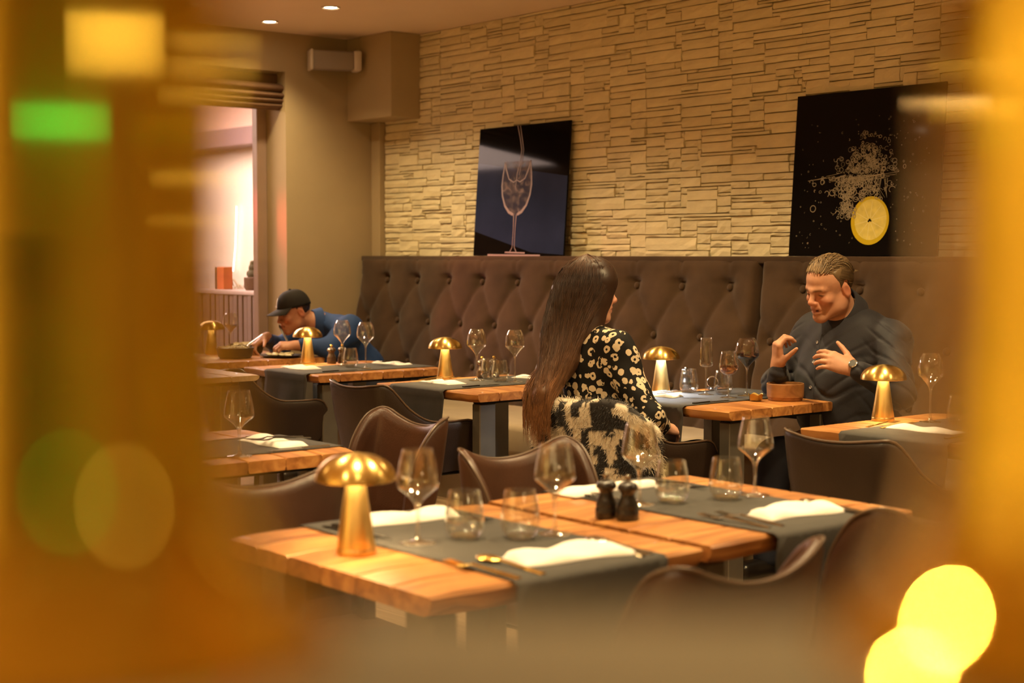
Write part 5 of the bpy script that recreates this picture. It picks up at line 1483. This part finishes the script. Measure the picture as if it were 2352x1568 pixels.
S.chain([wl_s, wl_e], [.062, .06], .045); S.chain([wl_e, wl_w], [.058, .036], .03)
X, Y, Z = S.ax[0][:, None, None], S.ax[1][None, :, None], S.ax[2][None, None, :]
S.d -= (.0035 * np.sin(40 * Z + 18 * X + 3 * np.sin(14 * Y)) + .0025 * np.sin(55 * X - 30 * Z + 20 * Y)).astype(np.float32)
V, F = S.mesh()
m, nt, out = new_mat('leopard_flower_print')
p = node(nt, 'ShaderNodeBsdfPrincipled'); lk(nt, p.outputs[0], out.inputs[0]); sockets(p, Roughness=.75); p.inputs['Specular IOR Level'].default_value = .2
tc = node(nt, 'ShaderNodeTexCoord'); nz = node(nt, 'ShaderNodeTexNoise'); nz.inputs['Scale'].default_value = 45; nz.inputs['Detail'].default_value = 2
mxv = node(nt, 'ShaderNodeMix', data_type='VECTOR'); mxv.inputs[0].default_value = .012
lk(nt, tc.outputs['Object'], nz.inputs['Vector']); lk(nt, tc.outputs['Object'], mxv.inputs[4]); lk(nt, nz.outputs['Color'], mxv.inputs[5])
vo = node(nt, 'ShaderNodeTexVoronoi'); vo.inputs['Scale'].default_value = 29; vo.inputs['Randomness'].default_value = .8
lk(nt, mxv.outputs[1], vo.inputs['Vector'])
cr = node(nt, 'ShaderNodeValToRGB'); cr.color_ramp.interpolation = 'CONSTANT'
e = cr.color_ramp.elements; e[0].position = 0; e[0].color = (0, 0, 0, 1); e[1].position = .17; e[1].color = (1, 1, 1, 1); q = e.new(.445); q.color = (0, 0, 0, 1)
lk(nt, vo.outputs['Distance'], cr.inputs[0])
n2 = node(nt, 'ShaderNodeTexNoise'); n2.inputs['Scale'].default_value = 34; lk(nt, tc.outputs['Object'], n2.inputs['Vector'])
gt = node(nt, 'ShaderNodeMath', operation='GREATER_THAN'); gt.inputs[1].default_value = .38; lk(nt, n2.outputs['Fac'], gt.inputs[0])
mm = node(nt, 'ShaderNodeMath', operation='MULTIPLY'); lk(nt, cr.outputs[0], mm.inputs[0]); lk(nt, gt.outputs[0], mm.inputs[1])
mc = node(nt, 'ShaderNodeMix', data_type='RGBA'); mc.inputs[6].default_value = (.010, .009, .009, 1); mc.inputs[7].default_value = (.66, .54, .38, 1)
lk(nt, mm.outputs[0], mc.inputs[0]); lk(nt, mc.outputs[2], p.inputs['Base Color'])
MT['blouse'] = m
np_mesh('blouse', V, F, MT['blouse'], woman)
S = SDF((-4.62, 3.88, .0), (-3.98, 4.62, .68), .009)
S.ell(wp, (.17, .12, .10), None, .05)
for sx in (-1, 1): S.chain([wp + arr(sx * .085, .02, -.0), arr(-4.29 + sx * .10, 4.45, .52), arr(-4.29 + sx * .10, 4.48, .10)], [.09, .068, .05], .05)
V, F = S.mesh(); np_mesh('trousers', V, F, MT['blackcloth'], woman)
for sx in (-1, 1): MB().rbox((-4.29 + sx * .10 - .04, 4.42, 0), (-4.29 + sx * .10 + .04, 4.63, .085), .025, 3).build('shoe', MT['millblack'], woman)
band(wr_w + arr(0, .004, 0), (-.16, .85, -.16), .024, .004, .003, MT['steel'], 'bracelet', woman)

# long hair: underlying mass plus many strands from a side parting
S = SDF((-4.72, 3.66, .60), (-4.16, 4.22, 1.38), .0045)
hc = wo + wR @ arr(0, -.014, .036)
S.ell(hc, (.090, .108, .097), wR, 0)
S.ell(wo + wR @ arr(0, -.045, -.03), (.088, .082, .11), wR, .03)
bk = lambda x, y, z: wo + wR @ arr(x, y, z)
S.chain([bk(0, -.075, -.02), arr(-4.425, 3.90, 1.02), arr(-4.39, 3.85, .90), arr(-4.37, 3.785, .81), arr(-4.365, 3.768, .71)], [.080, .070, .054, .036, .008], .03)
S.chain([bk(-.055, -.055, -.02), arr(-4.49, 3.93, 1.0), arr(-4.455, 3.862, .88), arr(-4.41, 3.79, .80), arr(-4.39, 3.77, .71)], [.05, .050, .042, .028, .008], .03)
S.chain([bk(.055, -.030, -.02), arr(-4.355, 3.935, 1.06), arr(-4.355, 3.885, .95), arr(-4.365, 3.80, .83)], [.045, .046, .042, .016], .05)
S.ell(wo + wR @ arr(.012, .028, .045), (.080, .078, .082), wR, .05)
S.chain([bk(.058, .040, .03), bk(.064, .032, -.04), bk(.062, .012, -.11), arr(-4.31, 3.975, 1.03)], [.030, .026, .026, .03], .05)
S.ell(wo + wR @ arr(.0, .125, -.035), (.062, .058, .09), wR, .01, 's')
V, F = S.mesh()
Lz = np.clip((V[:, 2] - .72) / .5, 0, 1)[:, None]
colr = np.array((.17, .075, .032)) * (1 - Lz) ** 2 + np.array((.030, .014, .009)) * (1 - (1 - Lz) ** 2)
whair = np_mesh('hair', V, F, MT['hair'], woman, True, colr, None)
bv = BVHTree.FromPolygons([tuple(v) for v in V.tolist()], [tuple(f) for f in F.tolist()])
st = Strands(); g = np.random.default_rng(11)
for _ in range(3000):
    th = g.uniform(-2.55, 2.45)          # azimuth from the nape; front of the face left free
    L = .62 * g.uniform(.80, 1.02)
    path = []
    for q in range(17):
        t = q / 16
        if t < .3:
            u = t / .3; el = PI / 2 * (1 - u * 1.02)
            lx = .012 + (-math.sin(th) * .092 - .012) * math.sin(PI / 2 - el + 1e-3); ly = -.014 - math.cos(th) * .110 * math.cos(el); lz = .036 + .099 * math.sin(el)
            p = wo + wR @ arr(lx, ly, lz)
            if q == 4 or u > .98: pe = p
        else:
            u = (t - .3) / .7
            p0 = wo + wR @ arr(-math.sin(th) * .092, -.014 - math.cos(th) * .110, .036)
            tgt = arr(-4.445 + (-.085 * math.sin(th) * -1) * -.9 + .03 * math.cos(th * 3), 3.77 - .02 * math.cos(th), .70)
            tgt[0] = -4.365 + np.dot(wR[:, 0], (1, 0, 0)) * (-math.sin(th)) * .075 * -0 + (-math.sin(th)) * .060
            w_ = u ** .8
            p = p0 * (1 - w_) + tgt * w_; p[2] = p0[2] + (.72 + .05 * math.sin(th * 7) - p0[2]) * u * (L / .62)
        path.append(p)
    P_ = np.array(path)
    out_ = []
    off = g.uniform(.0005, .005)
    for p in P_:
        h = bv.find_nearest(Vector(p))
        if h[0] is not None: out_.append(np.array(h[0] + h[1] * off))
        else: out_.append(p)
    P_ = np.array(out_); P_[1:-1] = (P_[:-2] + 2 * P_[1:-1] + P_[2:]) / 4; P_[1:-1] = (P_[:-2] + 2 * P_[1:-1] + P_[2:]) / 4
    tt = np.linspace(0, 1, len(P_))[:, None]
    m_ = g.uniform(.5, 1.35)
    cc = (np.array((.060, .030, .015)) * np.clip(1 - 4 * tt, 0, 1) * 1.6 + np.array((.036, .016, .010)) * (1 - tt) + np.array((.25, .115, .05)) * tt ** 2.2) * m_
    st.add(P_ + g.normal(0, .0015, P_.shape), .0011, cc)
for _ in range(800):     # wispy ends
    L_ = g.uniform(.15, .25)
    x = g.uniform(-4.45, -4.31); z0 = g.uniform(.84, .93)
    P_ = np.array([(x + .010 * math.sin(t * 2 + x * 50) - .03 * t * (x + 4.33) / .1 * -.5, 3.840 - .085 * math.sin(min(1, t * 1.6) * PI / 2) + g.normal(0, .003), z0 - t * L_) for t in np.linspace(0, 1, 7)])
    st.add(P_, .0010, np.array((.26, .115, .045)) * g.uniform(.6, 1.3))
st.build('hair_strands', MT['hair'], whair)

# shaggy black and cream knit draped over her chair back
def cow(u, v):
    q = 22.0
    n1 = mnoise.noise(Vector((math.floor(u * q * 2.6) / q / 2.6 * 17, math.floor(v * q * 2.6) / q / 2.6 * 14, 3.3)))
    n2 = mnoise.noise(Vector((u * 26, v * 26, 9.1))) * .12
    return n1 + n2 > .02
cwc = Vector((-4.27, 4.18, 0))
prof = crom([(.304, -.165, .735, 0), (.290, -.20, .77, 0), (.262, -.262, .828, 0), (.18, -.312, .842, 0), (.085, -.326, .832, 0), (0, -.330, .830, 0),
             (-.085, -.326, .832, 0), (-.18, -.312, .846, 0), (-.262, -.262, .832, 0), (-.300, -.19, .77, 0), (-.335, -.10, .68, 0), (-.33, -.0, .60, 0)], 150)
prof = np.array(prof); prof[:, 2] -= .055
cum = np.concatenate([[0], np.cumsum(np.hypot(np.diff(prof[:, 0]), np.diff(prof[:, 1])))])
nv = 96; Vv = []; Cc = []; Nn = []
for i, p in enumerate(prof):
    a = prof[max(i - 1, 0)]; b2 = prof[min(i + 1, len(prof) - 1)]; tx, ty = b2[0] - a[0], b2[1] - a[1]; l = math.hypot(tx, ty); nx, ny = ty / l, -tx / l
    if nx * p[0] + ny * (p[1] - .05) < 0: nx, ny = -nx, -ny
    for j in range(nv):
        v = j / (nv - 1)
        # v from inside the seat back, over the top edge, down the outside
        s_ = v * .66 - .10
        if s_ < 0: off, z = -.052, p[2] + .0 + s_ * 1.0 - .004
        elif s_ < .045: an = s_ / .045 * PI; off, z = -.022 - .030 * math.cos(an), p[2] + .016 * math.sin(an)
        else: off = .010 + .02 * (s_ - .045) + .007 * math.sin(cum[i] * 22 + s_ * 5); z = p[2] - (s_ - .045)
        z = max(z, .20 + .05 * math.sin(cum[i] * 9))
        lean = .16 * max(0, z - .45) * max(0, min(1, (-p[1] - .05) / .2))
        Vv.append((p[0] + nx * off + cwc.x, p[1] + ny * off - lean + cwc.y, z)); Nn.append((nx, ny, 0) if s_ >= .045 else ((0, 0, 1) if s_ > 0 else (-nx, -ny, 0)))
        Cc.append((.66, .58, .46) if cow(cum[i], s_) else (.028, .025, .026))
idx = np.arange(len(prof) * nv).reshape(len(prof), nv)
F = np.stack([idx[:-1, :-1], idx[1:, :-1], idx[1:, 1:], idx[:-1, 1:]], -1).reshape(-1, 4)
thr = np_mesh('knit_cardigan', np.array(Vv), F, MT['fuzz'], None, True, np.array(Cc), None)
tag(thr, 'shaggy black and cream patched knit hung over the woman\'s chair', 'cardigan')
md = thr.modifiers.new('thickness', 'SOLIDIFY'); md.thickness = .008; md.offset = 1
st = Strands(); g = np.random.default_rng(5); Vv = np.array(Vv); Nn = np.array(Nn); Cc = np.array(Cc)
for _ in range(24000):
    i = g.integers(0, len(prof)); j = g.integers(8, nv); k = i * nv + j
    p = Vv[k] + g.normal(0, .002, 3); d = Nn[k] * 1.0 + g.normal(0, .55, 3) + arr(0, 0, -.45); d = unit(d) * g.uniform(.012, .030)
    st.add(np.array([p, p + d * .5 + g.normal(0, .001, 3), p + d + arr(0, 0, -.004)]), .0012, Cc[k] * g.uniform(.75, 1.2))
fz = st.build('shag', MT['fuzz'], thr); fz['kind'] = 'stuff'

# ---------------- the man in the black cap, bent over his food
cs = 1.0
co = arr(-7.825, 4.765, 1.005)
cR = frame((-.16, -.92, -.24))
cn = arr(-7.79, 4.915, .93); cch = arr(-7.77, 5.03, .80); cp = arr(-7.74, 5.23, .54)
cr_s, cl_s = arr(-7.985, 4.995, .895), arr(-7.58, 4.995, .895)
cr_e, cl_e = arr(-8.06, 4.80, .785), arr(-7.49, 4.80, .80)
cr_w, cl_w = arr(-7.90, 4.60, .845), arr(-7.60, 4.645, .815)
S = SDF((-8.2, 4.35, .40), (-7.30, 5.45, 1.18), .0052)
build_head(S, co, cR, cs, True, cn, .056, mouth_open=.3)
S.cap(cn, cch, .045, .075, .05); S.cap(cch, cp, .10, .11, .05); S.cap(cn, cr_s, .045, .045, .05); S.cap(cn, cl_s, .045, .045, .05)
S.chain([cr_s, cr_e, cr_w], [.045, .038, .027], .02); S.chain([cl_s, cl_e, cl_w], [.045, .038, .027], .02)
S.cap(cp, cp + arr(-.1, -.28, -.02), .08, .07, .05); S.cap(cp, cp + arr(.1, -.28, -.02), .08, .07, .05)
build_hand(S, cr_w, (.10, -.62, -.30), (-.3, -.35, .9), -1, [(.7, .9, .5)] * 4, 1.0, .06)
build_hand(S, cl_w, (-.30, -.72, .02), (.35, -.2, .9), 1, [(.7, .9, .5)] * 4, 1.0, .06)
V, F = S.mesh()
col = head_colours(V, co, cR, cs, (.46, .215, .125), (.36, .12, .09), (.07, .035, .02))
capman = person('person', 'man in black cap and blue shirt bent over his plate by the window', V, F, col)
S = SDF((-8.25, 4.55, .40), (-7.28, 5.48, 1.06), .006)
S.ell(arr(-7.77, 5.06, .82), (.195, .16, .15), frame((0, -.8, -.45)), 0)
S.ell(arr(-7.755, 5.17, .64), (.19, .165, .17), None, .08)
S.cap(cr_s, cl_s, .075, .075, .06); S.cap(cn + arr(0, .03, -.005), cr_s, .066, .07, .05); S.cap(cn + arr(0, .03, -.005), cl_s, .066, .07, .05)
S.chain([cr_s, cr_e], [.076, .06], .04); S.chain([cr_e, cr_w + arr(-.02, .03, 0)], [.056, .04], .03)
S.chain([cl_s, cl_e], [.076, .062], .04); S.chain([cl_e, cl_w + arr(.02, .035, 0)], [.058, .042], .03)
X, Y, Z = S.ax[0][:, None, None], S.ax[1][None, :, None], S.ax[2][None, None, :]
S.d -= (.0045 * np.sin(36 * Z + 12 * X + 20 * Y) + .003 * np.sin(50 * X + 22 * Z)).astype(np.float32)
S.cap(cn + arr(0, -.06, .09), cn + arr(0, -.0, .0), .062, .058, .01, 's')
V, F = S.mesh(); np_mesh('shirt', V, F, MT['blueshirt'], capman)
make_collar(cn, co + cR @ arr(0, -.03, -.06) - cn, (0, .6, .8), .067, .055, .025, .045, MT['blueshirt'], capman)
S = SDF((-8.15, 4.3, .0), (-7.35, 5.5, .70), .010)
S.ell(cp, (.18, .15, .11), None, .05)
for sx in (-1, 1): S.chain([cp + arr(sx * .09, -.02, 0), arr(-7.74 + sx * .13, 4.78, .50), arr(-7.74 + sx * .13, 4.72, .09)], [.10, .07, .05], .05)
V, F = S.mesh(); np_mesh('trousers', V, F, MT['navytrouser'], capman)
for sx in (-1, 1): MB().rbox((-7.74 + sx * .13 - .045, 4.52, 0), (-7.74 + sx * .13 + .045, 4.78, .085), .03, 3).build('shoe', MT['millblack'], capman)
short_hair(capman, co, cR, cs, (.03, .016, .009), (.05, .028, .015), 8, 0, .07, thick=.004)
# baseball cap: crown, peak, top button and a pale letter on the front
P8 = lambda x, y, z: tuple(co + cR @ (arr(x, y, z) * cs))
rings = []
for i in range(13):
    el = (i / 12) * PI / 2
    ring = []
    for k in range(40):
        a = 2 * PI * k / 40
        rx, ry = .0845 * math.cos(el) ** .8, .106 * math.cos(el) ** .8
        ring.append(P8(rx * math.sin(a), -.008 + ry * math.cos(a), .030 + .006 * math.cos(a) * (1 - i / 12) + .104 * math.sin(el)))
    rings.append(ring)
capo = MB().loft(rings, cap=True).build('cap', MT['capcloth'], capman, angle=0)
top = []; bot = []
for i in range(21):
    a = -1.15 + 2.3 * i / 20
    rowt = []
    for j in range(7):
        t = j / 6; ext = .078 * math.cos(a * .95) ** .6 * t
        x = .0845 * math.sin(a) * (1 + .04 * t); y = -.008 + .104 * math.cos(a) + ext
        z = .036 - .016 * t - .22 * x * x * 12 * t
        rowt.append((x, y, z))
    top.append([P8(x, y, z + .004) for x, y, z in rowt] + [P8(x, y, z) for x, y, z in reversed(rowt)])
MB().loft(top).build('cap_peak', MT['capcloth'], capo)
MB().sphere(P8(0, -.008, .135), (.008, .008, .006), 12, 8).build('cap_button', MT['capcloth'], capo)
def capsurf(a, el): return P8(.0905 * math.cos(el) ** .8 * math.sin(a), -.008 + .1130 * math.cos(el) ** .8 * math.cos(a), .030 + .005 * math.cos(a) + .1065 * math.sin(el))
b = MB()
for (a0, a1, e0, e1_) in ((-.13, -.02, .16, .72), (-.13, .24, .16, .28)):
    n = 6; vs = [capsurf(a0 + (a1 - a0) * u / n, e0 + (e1_ - e0) * w / n) for u in range(n + 1) for w in range(n + 1)]
    b.add(vs, [(u * (n + 1) + w, (u + 1) * (n + 1) + w, (u + 1) * (n + 1) + w + 1, u * (n + 1) + w + 1) for u in range(n) for w in range(n)])
b.build('cap_letter', MT['white'], capo)
# knife and fork in his hands
kf = cutlery('knife', 'steel knife in the capped man\'s near hand', tuple(cl_w + arr(-.02, -.045, .012)), R(60), 'steel'); kf.rotation_euler = (R(28), 0, R(75)); kf['group'] = 'capped man cutlery'
ff = cutlery('fork', 'steel fork in the capped man\'s far hand', tuple(cr_w + arr(.03, -.03, .025)), R(0), 'steel'); ff.rotation_euler = (R(-28), 0, R(195)); ff['group'] = 'capped man cutlery'
bpy.context.view_layer.update()
